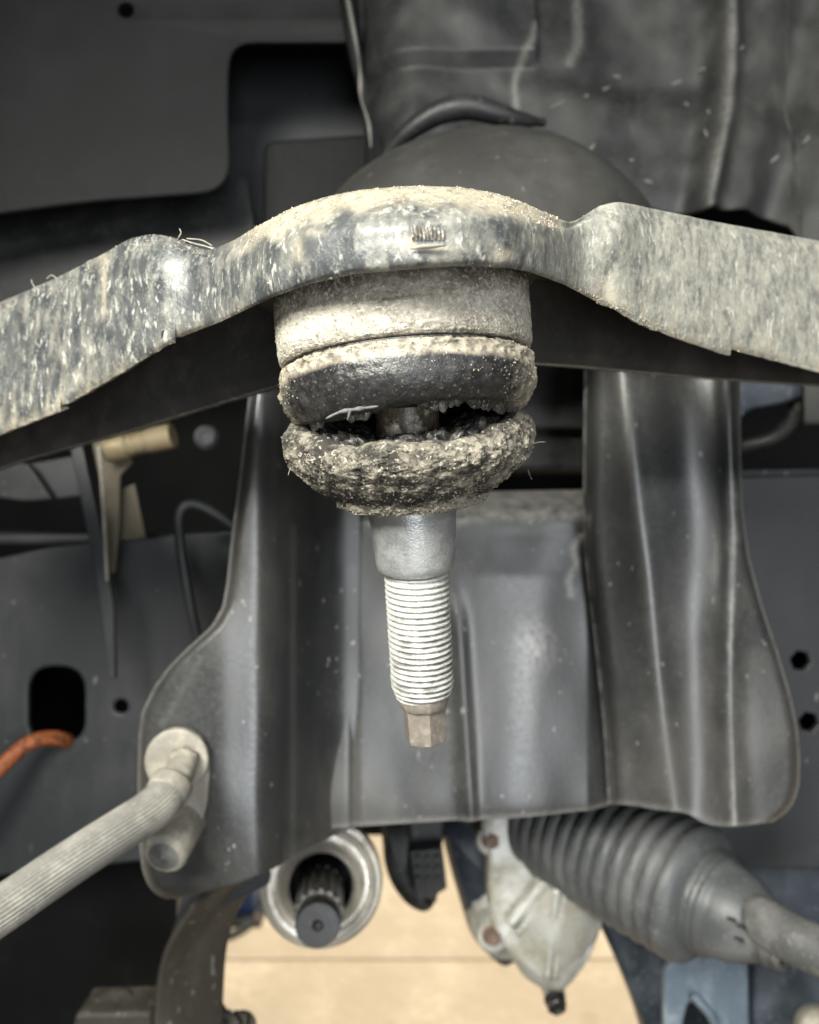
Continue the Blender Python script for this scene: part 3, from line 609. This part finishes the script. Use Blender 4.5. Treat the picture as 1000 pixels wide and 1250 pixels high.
grit('boot_crumbs', lb_, 6500, 0.07, 0.40, 'grit', lb_, lambda c: 1.0 if ((c - SO).dot(SU) < 0.0150 and ((c - SO) - SU * (c - SO).dot(SU)).length > 0.0205) or ((c - SO).dot(SU) < 0.0022) else 0.0)
grit('housing_crumbs', hous, 2200, 0.06, 0.20, 'grit', hous, lambda c: 1.0 if (c - HO).z < 0.0135 else 0.15)
for k in range(9):
    a = random.choice([random.uniform(0.6, 1.7), random.uniform(-1.7, -0.6), random.uniform(-0.6, 0.6)]); u, f, s = frame(SU); r = 27.5
    p = SO + (f * (r * math.cos(a)) + s * (r * math.sin(a))) * S + SU * random.uniform(5, 15) * S
    d = (f * math.cos(a) + s * math.sin(a)); q = p + d * random.uniform(1, 2.8) * S + Vector((random.uniform(-1.5, 1.5), 0, random.uniform(-3, 1.5))) * S
    tube('fibre', [p, p.lerp(q, 0.5) + Vector((0, 0, random.uniform(-.6, .6))) * S, q], 0.05, 'fibre', bj, seg=4, n=8)

# ================================================================== FRAME BRACKET BEHIND THE STUD
br = thing('frame_bracket', 'large black pressed frame bracket with curved side wings behind the stud', 'bracket', P(560, 1010, 330))
Lx = ip([(400, 312), (480, 304), (540, 297), (600, 290), (660, 282), (710, 277), (740, 272), (765, 258), (790, 230), (815, 205), (840, 187), (870, 173), (900, 169), (960, 168), (1030, 170), (1060, 173), (1078, 179), (1088, 186), (1094, 193), (1098, 203)], 3)
Lb = ip([(150, 1098), (200, 1098), (250, 1089), (300, 1077), (340, 1060), (375, 1040), (405, 1022), (440, 1008)], 8)
LY = ip([(150, 303), (200, 301), (270, 299), (320, 300), (345, 308), (365, 325), (385, 343), (410, 352), (450, 355)], 8)
def make_left():
    nu, nv = 90, 170; vs = []; du = []; tn = []
    for i in range(nu):
        u = i / (nu - 1); xg = 185 + u * 255
        for j in range(nv):
            v = j / (nv - 1); y = 400 + v * (Lb(xg) - 400); L = Lx(y); x = L + u * (440 - L)
            Y = LY(x) + 5 * math.exp(-((x - L) / 7) ** 2) + 2.0 * noise.noise((x / 130, y / 130, 2))
            Y += 4 * (1 - min(1, (1098 - y) / 20)) ** 2 if y > 1078 and x < 300 else 0
            if y < 690: Y += (690 - y) * 0.02
            vs.append(P(x, y, Y))
            crease = math.exp(-(((x - 205) + (y - 860) * 0.55 - 8) / 5) ** 2) * (1 if 800 < y < 890 else 0)
            tn.append(min(1, 0.10 * crease + 0.5 * math.exp(-((x - L) / 3) ** 2) + 0.22 * math.exp(-((x - 358) / 3.5) ** 2) * (y > 640))); du.append(-0.02 + 0.10 * noise.noise((x / 40, y / 40, 1)) + (0.03 if x < 330 else 0.0))
    o = obj('side_wing', vs, grid_faces(nu, nv), 'plate', br); face_to(o, (0, -1, 0)); attr(o, 'tan', tn); attr(o, 'dust', du); solid(o, 4.0, 0.8)
make_left()
Cb = ip([(400, 1012), (440, 1009), (560, 1000), (650, 993), (760, 985)], 6)
def make_center():
    nu, nv = 120, 120; vs = []; tn = []; du = []
    for i in range(nu):
        x = 402 + (757 - 402) * i / (nu - 1); b = Cb(x)
        cp = [P(x, 604 - 0.02 * (x - 400), 398), P(x, 617 - 0.02 * (x - 400), 374), P(x, 628 - 0.02 * (x - 400), 361), P(x, 645 - 0.02 * (x - 400), 356.5), P(x, 700, 355), P(x, 800, 354), P(x, 900, 352), P(x, 970, 350), P(x, b, 350)]
        for q in crom(cp, nv):
            q = Vector(q); py = 625 - q.z / q.y * F
            wob = -3.5 * math.exp(-((x - 635) / 85) ** 2) * min(1, max(0.2, (py - 640) / 60)) + 0.7 * noise.noise((x / 60, py / 110, 4))
            wob += -2.2 * math.exp(-((x - (562 + (py - 800) * 0.06)) / 9) ** 2) * (1 / (1 + math.exp(-(py - 740) / 12)))      # ridge added in the shape of the reflected vertical stripe
            wob += 5 * max(0, (x - 718) / 39)
            wob += 1.5 * math.exp(-((x - 432) / 4) ** 2) * (1 if py > 780 else 0)
            q.y += wob * S; vs.append(q)
            tn.append(min(1, max(0, (0.95 * (1 / (1 + math.exp((py - 634) / 3)))) * (0.7 + 0.5 * noise.noise((x / 12, py / 8, 0)))
                      + 1.6 * math.exp(-((x - 652) / 22) ** 2 - ((py - 786) / 26) ** 2) * (0.5 + 0.9 * noise.noise((x / 7, py / 7, 2)))  # scuff, with the panel's soft reflection painted in as pale colour
                      + 0.35 * math.exp(-((x - 640) / 14) ** 2 - ((py - 830) / 60) ** 2)
                      + 0.9 * math.exp(-((x - (706 - (py - 655) * 0.18 + 3 * math.sin(py / 6))) / 4.5) ** 2) * (1 if 650 < py < 730 else 0)
                      + 0.4 * math.exp(-((x - 418) / 9) ** 2 - ((py - 848) / 13) ** 2) + 0.3 * math.exp(-((py - Cb(x)) / 5) ** 2)))); du.append(0.05 + 0.15 * noise.noise((x / 30, py / 60, 1)))
    o = obj('center_panel', vs, grid_faces(nu, nv), 'plate', br); face_to(o, (0, -1, 0)); attr(o, 'tan', tn); attr(o, 'dust', du); solid(o, 4.0, 0.8)
make_center()
Rl = ip([(400, 714), (600, 712), (660, 713), (720, 718), (800, 728), (900, 738), (1010, 744)], 8)
Rx = ip([(400, 903), (560, 905), (620, 907), (680, 915), (740, 931), (800, 951), (850, 966), (890, 974), (930, 977), (960, 976), (980, 970), (993, 960), (1003, 945)], 4)
Rb = ip([(720, 980), (745, 981), (775, 984), (800, 989), (835, 992), (858, 1002), (880, 1008), (910, 1009), (960, 1004)], 5)
def make_right():
    nu, nv = 120, 150; vs = []; tn = []; du = []
    for i in range(nu):
        u = i / (nu - 1); xg = 742 + u * 215
        for j in range(nv):
            v = j / (nv - 1); y = 400 + v * (Rb(xg) - 400); L, R = Rl(y), Rx(y); x = L + u * (R - L)
            r1 = 766 + (y - 560) * 0.125; r2 = 893 - 3 * math.sin(y / 60)
            Y = 338 - 12 / (1 + math.exp(-(x - r1 + 14) / 17)) + 4 * math.exp(-((x - 845 - (y - 700) * 0.03) / 40) ** 2) - 2.5 * math.exp(-((x - r2) / 14) ** 2) + 2.5 * noise.noise((x / 80, y / 140, 5))
            Y += 4 * math.exp(-((R - x) / 6) ** 2) + 9 * math.exp(-((x - L) / 9) ** 2) - 1.2 * math.exp(-((x - r1 - 6) / 13) ** 2)
            vs.append(P(x, y, Y))
            tn.append(min(1, max(0, 0.75 * math.exp(-((x - L) / 2.2) ** 2) * (0.5 + noise.noise((y / 20, 0, 0))) + 0.12 * math.exp(-((x - r1 - 4) / 8) ** 2)
                      + 0.55 * max(0.15, min(1, 0.4 + 1.2 * noise.noise((y / 45, 7, 0)))) * math.exp(-((x - r2 - 4 * noise.noise((y / 15, 1, 0))) / (3 + 5 * math.exp(-((y - 640) / 60) ** 2))) ** 2) * (1 if y > 575 else 0)
                      + 0.5 * math.exp(-((R - x) / 2.5) ** 2) + 0.3 * math.exp(-((x - 735 - (y - 880) * 0.1) / 7) ** 2) * (1 if y > 760 else 0) * (0.6 + noise.noise((x / 5, y / 8, 0)))
                      + 0.3 * math.exp(-((y - Rb(xg)) / 5) ** 2)))); du.append(0.07 + 0.15 * noise.noise((x / 30, y / 80, 7)))
    o = obj('side_wing', vs, grid_faces(nu, nv), 'plate', br); face_to(o, (0, -1, 0)); attr(o, 'tan', tn); attr(o, 'dust', du); solid(o, 4.0, 0.8)
make_right()
# shaded crossbar and small pale block glimpsed between wing and panel above the ledge
box('crossbar', (-80, 425, 22), (110, 470, 70), 'black', br, 4)
flat('spacer_block', rounded([(352, 590), (408, 588), (414, 640), (352, 642)], 5), 385, 12, 'tan_metal', br)

# ================================================================== LEFT FRAME RAIL WITH HOLES
fr = thing('frame_rail', 'dark grey frame rail side with oval hole and small round hole at left', 'frame rail', P(100, 1065, 430))
ov = rounded([(34, 814), (103, 814), (103, 908), (34, 908)], 34, 9)
flat('rail_face', rounded([(-170, 712), (0, 681), (60, 668), (130, 660), (300, 646), (345, 644), (345, 1045), (170, 1052), (0, 1070), (-170, 1085)], 12), 430, 4.5, 'panel', fr, holes=[ov, circ(147, 863, 8.5)], bevel=1.6)
box('rail_top', (-300, 438, -18), (-60, 520, -12), 'panel', fr, 2)
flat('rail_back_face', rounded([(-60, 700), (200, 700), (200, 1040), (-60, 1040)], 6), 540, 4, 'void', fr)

# right frame panel with two hexagonal holes
rp = thing('chassis_rail', 'dark dusty frame panel with two small hex holes at right edge', 'chassis rail', P(980, 1100, 405))
hexa = lambda cx, cy, r: [(cx + r * math.cos(math.pi / 3 * k + 0.2), cy + r * math.sin(math.pi / 3 * k + 0.2)) for k in range(6)]
flat('panel_face', rounded([(850, 588), (905, 582), (1180, 575), (1180, 1060), (850, 1060)], 6), 405, 4.5, 'panel', rp, holes=[hexa(978, 807, 12.5), hexa(988, 882, 12.5)], bevel=1.0)
flat('panel_return', [(840, 575), (1180, 568), (1180, 620), (840, 620)], 432, 10, 'panel', rp)
flat('back_face', [(850, 620), (1180, 620), (1180, 1060), (850, 1060)], 450, 4, 'void', rp)
cp_ = tube('curved_pipe', [P(905, 545, 425), P(945, 535, 418), P(968, 512, 412), P(976, 485, 408), P(984, 455, 405)], 4.0, 'black', None, seg=14)
tag(cp_, 'black curved pipe below right arm leg', 'pipe')
bl = flat('blue_flange', rounded([(850, 440), (985, 462), (992, 480), (960, 492), (915, 500), (890, 530), (850, 530)], 10), 400, 5, 'navy', None, bevel=1.8)
tag(bl, 'dark blue flange tucked under the right arm leg', 'flange')

# ------------------------------------------------------------------ bits on the left
st = flat('flat_strip', [(84, 540), (99, 538), (121, 640), (139, 740), (141, 828), (132, 830), (122, 740), (104, 640)], 398, 3, 'panel', None, bevel=0.8)
tag(st, 'long dark grey metal strip hanging in front of the left rail', 'strip')
rod = tube('thin_rod', [P(121, 545, 388), P(125, 600, 388), P(131, 709, 388)], 0.9, 'dusty', None, seg=10, n=12)
tag(rod, 'thin pale rod beside the yellowish fitting', 'rod')
ft = thing('yellow_fitting', 'yellowish threaded fitting poking out under the left arm leg', 'fitting', P(165, 545, 395))
ax = (P(212, 533, 392) - P(130, 550, 396)).normalized(); c0 = P(130, 549, 396)
L_ = (P(212, 533, 392) - c0).length / S
def ringdisp(a, r, h, t): return (r - 0.9 * (1 if (0.40 < h / L_ < 0.62 and (h % 2.6) < 0.9) else 0), h)
lathe('fitting_body', [(0.01, 0), (6.5, 0), (6.5, L_ * .3), (5.5, L_ * .34), (5.8, L_ * 0.4), (5.8, L_ * 0.62), (5.8, L_ * 0.64), (6.3, L_ * .66), (6.3, L_ * .95), (5.5, L_), (0.01, L_)], c0, ax, 'brass', ft, 40, 120, ringdisp)
flat('tab', rounded([(112, 540), (150, 536), (162, 565), (146, 580), (146, 640), (140, 700), (132, 700), (124, 600)], 4), 402, 3, 'tan_metal', ft, bevel=0.7)
flat('tab_foot', rounded([(140, 600), (164, 590), (178, 656), (150, 660)], 4), 410, 3, 'tan_metal', ft, bevel=0.7)
pp = tube('brake_pipe', [P(300, 655, 402), P(272, 633, 400), P(245, 618, 398), P(228, 617, 396), P(219, 630, 395), P(221, 668, 395), P(232, 735, 396), P(246, 800, 398)], 2.6, 'panel', None, seg=16)
tag(pp, 'thin black metal pipe bent over in front of the left rail', 'pipe')
lg = thing('bracket_ledge', 'dark angled ledge bracket under the left end of the arm', 'bracket', P(20, 610, 420))
flat('ledge_plate', rounded([(-60, 560), (34, 566), (64, 610), (30, 612), (-60, 600)], 4), 415, 5, 'black', lg, bevel=1)
flat('ledge_tab', rounded([(34, 566), (90, 556), (108, 605), (64, 610)], 4), 425, 4, 'panel', lg, bevel=1)
bt = hexbolt('rail_bolt', P(252, 534, 500), (0.2, -1, 0), 5.5, 6, 'panel', None); tag(bt, 'faint grey bolt head in the dark above the left rail', 'bolt')
oc = tube('orange_conduit', [P(112, 935, 470), P(98, 915, 450), P(78, 903, 428), P(52, 902, 418), P(28, 912, 412), P(8, 930, 407), P(-20, 960, 402), P(-60, 1020, 400)], 4.0, 'orange', None, seg=20, n=90,
          ridges=lambda a, t: 1 + 0.03 * math.sin(5 * a + 160 * t))
tag(oc, 'mottled orange conduit looping out of the oval hole', 'conduit')

# ================================================================== BRAKE HOSE AND ITS BOLTED CLIP
bh = thing('brake_hose', 'dusty grey ribbed brake hose bolted to the left bracket wing', 'hose', P(215, 1030, 290))
flat('clip_plate', rounded([(180, 935), (184, 905), (205, 889), (232, 892), (254, 912), (256, 940), (252, 990), (236, 1024), (214, 1030), (204, 1000), (190, 975)], 16, 6), 296, 3.0, 'dusty', bh, bevel=0.9)
lathe('washer', [(0.01, 1.6), (9.5, 1.6), (11.4, 1.2), (11.8, 0.4), (11.8, -2)], P(216, 928, 294), (0.05, -1, 0.05), 'dusty', bh, 48, 24, rough_disp(0.12, 0.3, 2))
hexbolt('bolt_head', P(226, 926, 292.5), (0.1, -1, -0.05), 5.2, 5.0, 'dusty', bh, washer=False, dimple=False)
lathe('clip_boss', [(0.01, 20), (6.0, 20), (7.0, 19.6), (7.9, 18.8), (8.1, 17.8), (8.1, 0), (7.5, -2)], P(226, 1000, 300), (-0.12, -0.95, -0.30), 'dusty', bh, 48, None, sharp=50)
lathe('boss_face', [(0.01, 0.9), (1.0, 0.9), (1.3, 0.3), (5.3, 0.3), (5.7, 0)], P(226, 1000, 300) + Vector((-0.12, -0.95, -0.30)).normalized() * 0.0201, (-0.12, -0.95, -0.30), 'tie_rod', bh, 40)
tube('banjo_end', [P(228, 925, 291), P(222, 938, 286), P(214, 952, 281), P(205, 966, 277)], lambda t: 4.6 + 1.6 * t, 'dusty', bh, seg=24, n=20)
hp = [P(208, 960, 279), P(200, 974, 274), P(180, 992, 268), P(140, 1018, 259), P(80, 1057, 249), P(20, 1098, 240), P(-40, 1139, 231), P(-110, 1188, 222)]
tube('hose', hp, 6.9, 'hose', bh, seg=176, n=110, ridges=lambda a, t: 1 + 0.026 * math.sin(34 * a) + 0.008 * noise.noise((a * 3, t * 20, 0)))
tube('hose_collar', [P(210, 957, 280), P(205, 966, 277), P(202, 971, 275.5)], lambda t: 7.7 - 0.3 * t, 'dusty', bh, seg=40, n=8)

# ================================================================== CV AXLE STUB
cv = thing('axle_shaft', 'black splined axle stub in bright turned steel hub rings', 'axle', P(392, 1160, 390))
tip = P(388, 1130, 336); base = P(392, 1080, 386); axd = (tip - base).normalized(); LL = (tip - base).length / S
lathe('hub_ring', [(15.5, -5), (15.5, 2.2), (16.5, 3.0), (17.5, 2.4), (18.2, 0.5), (21, -1.5), (23.0, -1.6), (23.6, 0.6), (26.0, 1.2), (27, 0.6), (27.4, -1.2), (28.6, -1.4), (29.2, -0.6), (30.2, -1.0), (30.4, -3), (30.2, -12), (26, -16), (20, -40)], base, axd, 'cv_steel', cv, 128, None, sharp=38)
lathe('bore', [(15.6, 1.5), (14.6, -2), (14.2, -14), (8, -14)], base, axd, 'oily', cv, 64, None)
def spl(a, r, h, t): return (r + (0.45 * math.copysign(min(1, abs(math.sin(15 * a)) * 2), math.sin(15 * a)) if 6 < h < LL - 11.4 else 0), h)
lathe('spline', [(11, -10), (11, 5.9), (10.6, 6.1)] + [(10.6, 6.1 + (LL - 18) * k / 6) for k in range(1, 7)] + [(10.5, LL - 11.5)], base, axd, 'oily', cv, 240, None, spl, sharp=40)
def spl2(a, r, h, t): return (r + (0.5 * math.copysign(min(1, abs(math.sin(15 * a)) * 2), math.sin(15 * a)) if t < 0.5 else 0), h)
lathe('spline_end_chamfer', [(10.75, LL - 12.0), (10.7, LL - 11.4), (9.5, LL - 10.0), (9.3, LL - 9.9)], base, axd, 'spline_end', cv, 240, None, spl2, sharp=40)
lathe('stub_end', [(9.5, LL - 11), (9.7, LL - 9), (9.7, LL - 1.0), (9.1, LL), (2.6, LL), (1.7, LL - 1.2), (0.01, LL - 2.5)], base, axd, 'oily', cv, 64, None, sharp=40)

# ================================================================== GEARBOX CASTING
gb = thing('gearbox_casting', 'pale dirty cast alloy gear housing with ribs above the floor', 'gear housing', P(660, 1215, 470))
domed('rear_case', [(532, 985), (600, 970), (660, 985), (650, 1120), (618, 1165), (592, 1152), (572, 1128), (560, 1092), (545, 1040)], (600, 1050), 520, 482, 'navy', gb, back=40)
domed('side_case', [(572, 1085), (600, 1060), (640, 1080), (640, 1150), (610, 1160), (585, 1147), (568, 1118)], (604, 1110), 500, 476, 'alloy', gb, back=20)
flat('cover', rounded([(588, 960), (640, 960), (652, 1010), (690, 1068), (722, 1100), (738, 1128), (722, 1170), (703, 1197), (685, 1212), (664, 1211), (640, 1196), (624, 1172), (614, 1154), (600, 1128), (596, 1085), (597, 1048), (588, 1015)], 7, 4), 455, 26, 'alloy', gb, bevel=3)
def make_faceted():
    R1, R2 = (681, 1078, 441), (669, 1197, 446)
    left = [(672, 1066, 452), (648, 1100, 453), (626, 1131, 453), (616, 1152, 454), (628, 1174, 455), (643, 1193, 456), (663, 1208, 457)]
    right = [(700, 1088, 453), (718, 1106, 454), (734, 1126, 456), (727, 1152, 458), (712, 1182, 458), (686, 1210, 458)]
    vs = [P(*R1), P(*R2)] + [P(*q) for q in left] + [P(*q) for q in right]; fc = [(0, 1, 4), (0, 2, 3), (0, 3, 4), (1, 4, 5), (1, 5, 6), (1, 6, 7), (1, 7, 8)]
    b = 2 + len(left); fc += [(0, b, b + 1), (0, b + 1, b + 2), (0, b + 2, 1), (1, b + 2, b + 3), (1, b + 3, b + 4), (1, b + 4, b + 5), (0, 2, b), (1, 8, b + 5)]
    bm = bmesh.new(); vv = [bm.verts.new(v) for v in vs]
    for f in fc: bm.faces.new([vv[k] for k in f])
    loop = [2, 3, 4, 5, 6, 7, 8] + [b + 5, b + 4, b + 3, b + 2, b + 1, b]; back = [bm.verts.new(vs[k] + Vector((0, 0.012, 0))) for k in loop]
    for k in range(len(loop)): bm.faces.new((vv[loop[k]], vv[loop[(k + 1) % len(loop)]], back[(k + 1) % len(loop)], back[k]))
    bmesh.ops.recalc_face_normals(bm, faces=bm.faces)
    bmesh.ops.subdivide_edges(bm, edges=bm.edges, cuts=5, use_grid_fill=True, smooth=0.25)
    for v in bm.verts: v.co.y += 0.0009 * noise.noise(v.co * 110) + 0.0004 * noise.noise(v.co * 400)
    V = [v.co.copy() for v in bm.verts]; bm.verts.index_update(); FC = [tuple(v.index for v in f.verts) for f in bm.faces]; bm.free()
    fix_normals(obj('sump', V, FC, 'alloy', gb, sharp=50))
make_faceted()
for a, b, Ya, Yb, r in [((622, 1128), (672, 1066), 449, 449, 3.4), ((632, 1140), (680, 1077), 449, 445, 2.2), ((668, 1194), (680, 1082), 444, 440, 2.6), ((677, 1194), (690, 1088), 447, 443, 2.0)]:
    pa, pb = P(*a, Ya), P(*b, Yb); tube('rib', [pa, pa.lerp(pb, 0.3), pa.lerp(pb, 0.7), pb], lambda t, r=r: r * (0.85 + 0.3 * t), 'alloy', gb, seg=16, n=14)
for x, y in ((600, 1024), (601, 1141)):
    Yb_ = 462
    bo = lathe('bolt_boss', [(0.01, 4), (7.6, 4), (8.8, 3), (9.2, 0), (9.2, -14)], P(x, y, Yb_), (0, -1, 0), 'alloy', gb, 32)[0]
    hexbolt('bolt', P(x, y, Yb_ - 4), (0, -1, 0), 4.2, 5, 'rust', bo, flange=1.45)
hexbolt('drain_plug', P(677, 1219, 462), (0.1, -1, -0.25), 5.6, 7, 'oily', gb, flange=1.12)
lathe('plug_boss', [(0.01, 3), (6, 3), (6.6, 0), (6.6, -20)], P(677, 1214, 468), (0.1, -1, -0.3), 'alloy', gb, 32)

# dark connector and cable between axle and casting
cn = thing('wiring_connector', 'small black wiring connector hanging beside the bright axle hub', 'connector', P(515, 1108, 480))
domed('cable_elbow', [(470, 1000), (500, 1000), (502, 1040), (512, 1080), (530, 1098), (520, 1108), (498, 1098), (478, 1072), (468, 1040)], (492, 1060), 490, 474, 'black', cn, back=14)
cb_ = flat('connector_body', rounded([(500, 1040), (540, 1036), (546, 1085), (534, 1092), (533, 1102), (528, 1105), (526, 1098), (518, 1098), (516, 1108), (510, 1106), (506, 1090)], 3), 474, 16, 'black', cn, bevel=0.8)
for k in range(3):
    for j in range(3): flat('rib', rounded([(506 + k * 12, 1046 + j * 13), (514 + k * 12, 1045 + j * 13), (515 + k * 12, 1054 + j * 13), (507 + k * 12, 1055 + j * 13)], 2), 471.5, 3, 'black', cb_, bevel=0.4)
flat('mount', rounded([(462, 985), (545, 985), (540, 1036), (468, 1040)], 5), 488, 20, 'panel', cn, bevel=2)

# ================================================================== STEERING RACK BELLOWS AND TIE ROD
sr = thing('steering_bellows', 'ribbed dark grey rubber steering bellows running to dusty tie rod', 'steering boot', P(840, 1180, 400))
A, B_ = P(655, 985, 482), P(838, 1085, 400); axb = (B_ - A); Lb_ = axb.length / S; axb.normalize()
rr = []; nf = 12; main = Lb_ * 1.0
h = -12.0; rr += [(33.0, -40), (33.5, -12)]
for k in range(nf):
    w_ = main / nf; h0 = k * w_; Rk = 34.5 + 1.2 * math.sin(math.pi * k / nf)
    for t, d in ((0.0, -5.0), (0.07, -2.2), (0.2, -0.6), (0.45, 0.0), (0.75, -0.6), (0.92, -2.2)): rr.append((Rk + d * 1.0, h0 + t * w_))
e = main
for dr, dh in ((-3.2, 0.5), (0.2, 2.2), (0.3, 5.0), (-1.2, 8.0), (-4.5, 10.5), (-8.5, 11.8), (-9.8, 12.0), (-8.6, 12.8), (-8.4, 13.6), (-10.4, 14.4), (-9.3, 15.4), (-9.2, 16.2), (-11.2, 17.0), (-10.3, 18.2), (-10.2, 19.4), (-11.8, 20.4)): rr.append((34.5 + dr, e + dh))
rr += [(22.2, e + 24), (20.6, e + 31), (17.6, e + 37), (14.4, e + 42)]
def bell_disp(a, r, h, t):
    return (r * (1 + 0.006 * noise.noise((math.cos(a) * 2, math.sin(a) * 2, h * 0.05))), h + 0.5 * noise.noise((math.cos(a) * 1.5, math.sin(a) * 1.5, h * 0.03)))
lathe('bellows', rr, A, axb, 'bellows', sr, 144, None, bell_disp)
q0 = A + axb * (e + 42) * S
lathe('boot_clamp', [(14.6, 0), (13.4, 1), (12.6, 3), (13.6, 4), (13.6, 5.5), (12.2, 6.5), (11.8, 8), (12.6, 9), (12.4, 11), (10.6, 12)], q0, axb, 'tie_rod', sr, 64, None)
q1 = q0 + axb * 0.006
tube('tie_rod', [q1, P(925, 1122, 365), P(965, 1145, 350), P(1010, 1166, 338), P(1100, 1205, 318)], lambda t: 10.8 - 0.6 * t, 'tie_rod', sr, seg=40, n=30)
for x, y in ((893, 1122), (904, 1130), (902, 1146)):
    tube('clamp_ear', [P(x - 4, y - 1, 352), P(x, y, 351), P(x + 4, y + 2, 352)], 0.9, 'black', sr, seg=8, n=6)

# ================================================================== LOWER RIGHT: crossmember and steel bracket
cm = thing('crossmember', 'dark blue-grey crossmember sloping down at lower right', 'crossmember', P(880, 1260, 470))
flat('web', rounded([(728, 1120), (770, 1100), (1150, 1060), (1150, 1420), (835, 1420), (790, 1262), (765, 1200)], 14), 505, 40, 'navy', cm, bevel=4)
flat('upper_web', rounded([(880, 985), (1150, 960), (1150, 1180), (905, 1180)], 14), 440, 10, 'navy', cm, bevel=2)
lo_ = thing('steel_bracket', 'light blue-grey steel bracket with dark hole below the bellows', 'bracket', P(860, 1260, 440))
flat('bracket_face', rounded([(811, 1185), (822, 1172), (872, 1150), (914, 1146), (918, 1400), (812, 1400)], 8), 450, 6, 'blue_steel', lo_, holes=[rounded([(832, 1262), (840, 1226), (852, 1218), (880, 1262), (884, 1300), (836, 1300)], 8)], bevel=1.5)
tube('fold', [P(845, 1216, 447), P(858, 1228, 445), P(872, 1248, 444), P(886, 1290, 444)], 2.6, 'blue_steel', lo_, seg=12, n=16)
flat('side_face', rounded([(921, 1150), (1100, 1130), (1100, 1400), (921, 1400)], 6), 445, 8, 'navy', lo_, bevel=2)
lathe('cap', [(0.01, 6), (8, 5.5), (11, 3), (12, 0), (12, -8)], P(1003, 1262, 420), (-0.2, -1, 0.3), 'dusty', lo_, 40)

# ================================================================== LOWER LEFT
ll = thing('lower_bracket', 'dusty curved bracket plate hanging below the left wing', 'bracket', P(225, 1270, 360))
def make_strip():
    edge = [(262, 1088, 332), (232, 1118, 338), (206, 1160, 344), (194, 1205, 348), (190, 1270, 350), (188, 1330, 352)]
    pe = crom([P(*e) for e in edge], 60); vs = []
    for p in pe:
        p = Vector(p)
        for k in range(10): vs.append(p + Vector((0.006 * k / 9 + 0.019 * (k / 9) ** 1.2, 0.004 * math.sin(k / 9 * 3.0) + 0.022 * (k / 9) ** 2, 0.004 * k / 9)))
    o = obj('curved_plate', vs, grid_faces(60, 10), 'brown_plate', ll); face_to(o, (0, -1, 0)); solid(o, 3, 0.6)
make_strip()
flat('back_plate', rounded([(215, 1082), (300, 1070), (262, 1120), (259, 1340), (215, 1340)], 10), 385, 4, 'brown_plate', ll, bevel=1)
flat('diagonal_brace', rounded([(228, 1080), (330, 1062), (330, 1080), (268, 1108), (214, 1165), (206, 1150)], 8), 350, 3, 'panel', ll, bevel=0.9)
blk = thing('dusty_block', 'dusty brown block with round boss at bottom left', 'block', P(135, 1290, 400))
flat('block_face', rounded([(92, 1238), (184, 1236), (188, 1350), (70, 1350)], 6), 400, 24, 'brown_plate', blk, bevel=2)
lathe('boss', [(0.01, 3.5), (8, 3.5), (10, 2.8), (10.8, 0), (10.8, -2)], P(138, 1229, 411), (0.0, -0.25, 0.97), 'brown_plate', blk, 40)
nt = thing('dusty_nuts', 'cluster of dusty nuts at the bottom edge beside the curved bracket', 'nut', P(285, 1275, 390))
hexbolt('nut', P(270, 1262, 385), (0.3, -0.5, 0.8), 7.5, 9, 'brown_plate', nt, flange=1.3)
hexbolt('nut', P(292, 1258, 392), (-0.2, -0.5, 0.8), 6.5, 7, 'brown_plate', nt, flange=1.4)
hexbolt('nut', P(262, 1245, 400), (0.3, -0.6, 0.7), 6, 8, 'brown_plate', nt, flange=1.2)
dk = thing('wheel_well_shade', 'black grimy sheet standing in for shade below the left rail', 'shade sheet', P(90, 1250, 520))  # sheet added to paint the dark void below the rail
def uneven(p): return p + Vector((0, 0.004 * noise.noise(p * 25), 0))
flat('shade_sheet', rounded([(-200, 1040), (260, 1040), (222, 1200), (200, 1420), (-200, 1420)], 8), 500, 6, 'void', dk, bevel=1, warp=uneven)

# ================================================================== ON THE FLOOR BEHIND
lp = thing('lift_post', 'blurred blue lift post foot standing on the floor behind', 'lift', P(296, 1128, 2090))
pz = FZ; Xc = (298 - 500) / F * 2150
box('column', (Xc - 30, 2120, pz + 10), (Xc + 34, 2220, pz + 420), 'blue', lp, 6)
box('base_plate', (Xc - 110, 2080, pz + 1), (Xc + 60, 2260, pz + 12), 'black', lp, 3)
box('gearbox', (Xc - 120, 2130, pz + 14), (Xc - 36, 2240, pz + 110), 'black', lp, 8)
for dx in (-90, -60, 45): hexbolt('bolt', Vector((Xc + dx, 2100, pz + 12)) * S, (0, 0, 1), 9, 12, 'rust', lp)
fh = tube('floor_hose', [Vector(v) * S for v in ((-700, 1960, pz + 9), (-560, 1985, pz + 9), (-470, 2020, pz + 9), (-420, 2090, pz + 9), (-410, 2200, pz + 9), (-480, 2400, pz + 9))], 9, 'black', None, seg=14)
tag(fh, 'dark hose curving across the tan floor by the blue post', 'hose')

bpy.context.view_layer.update()
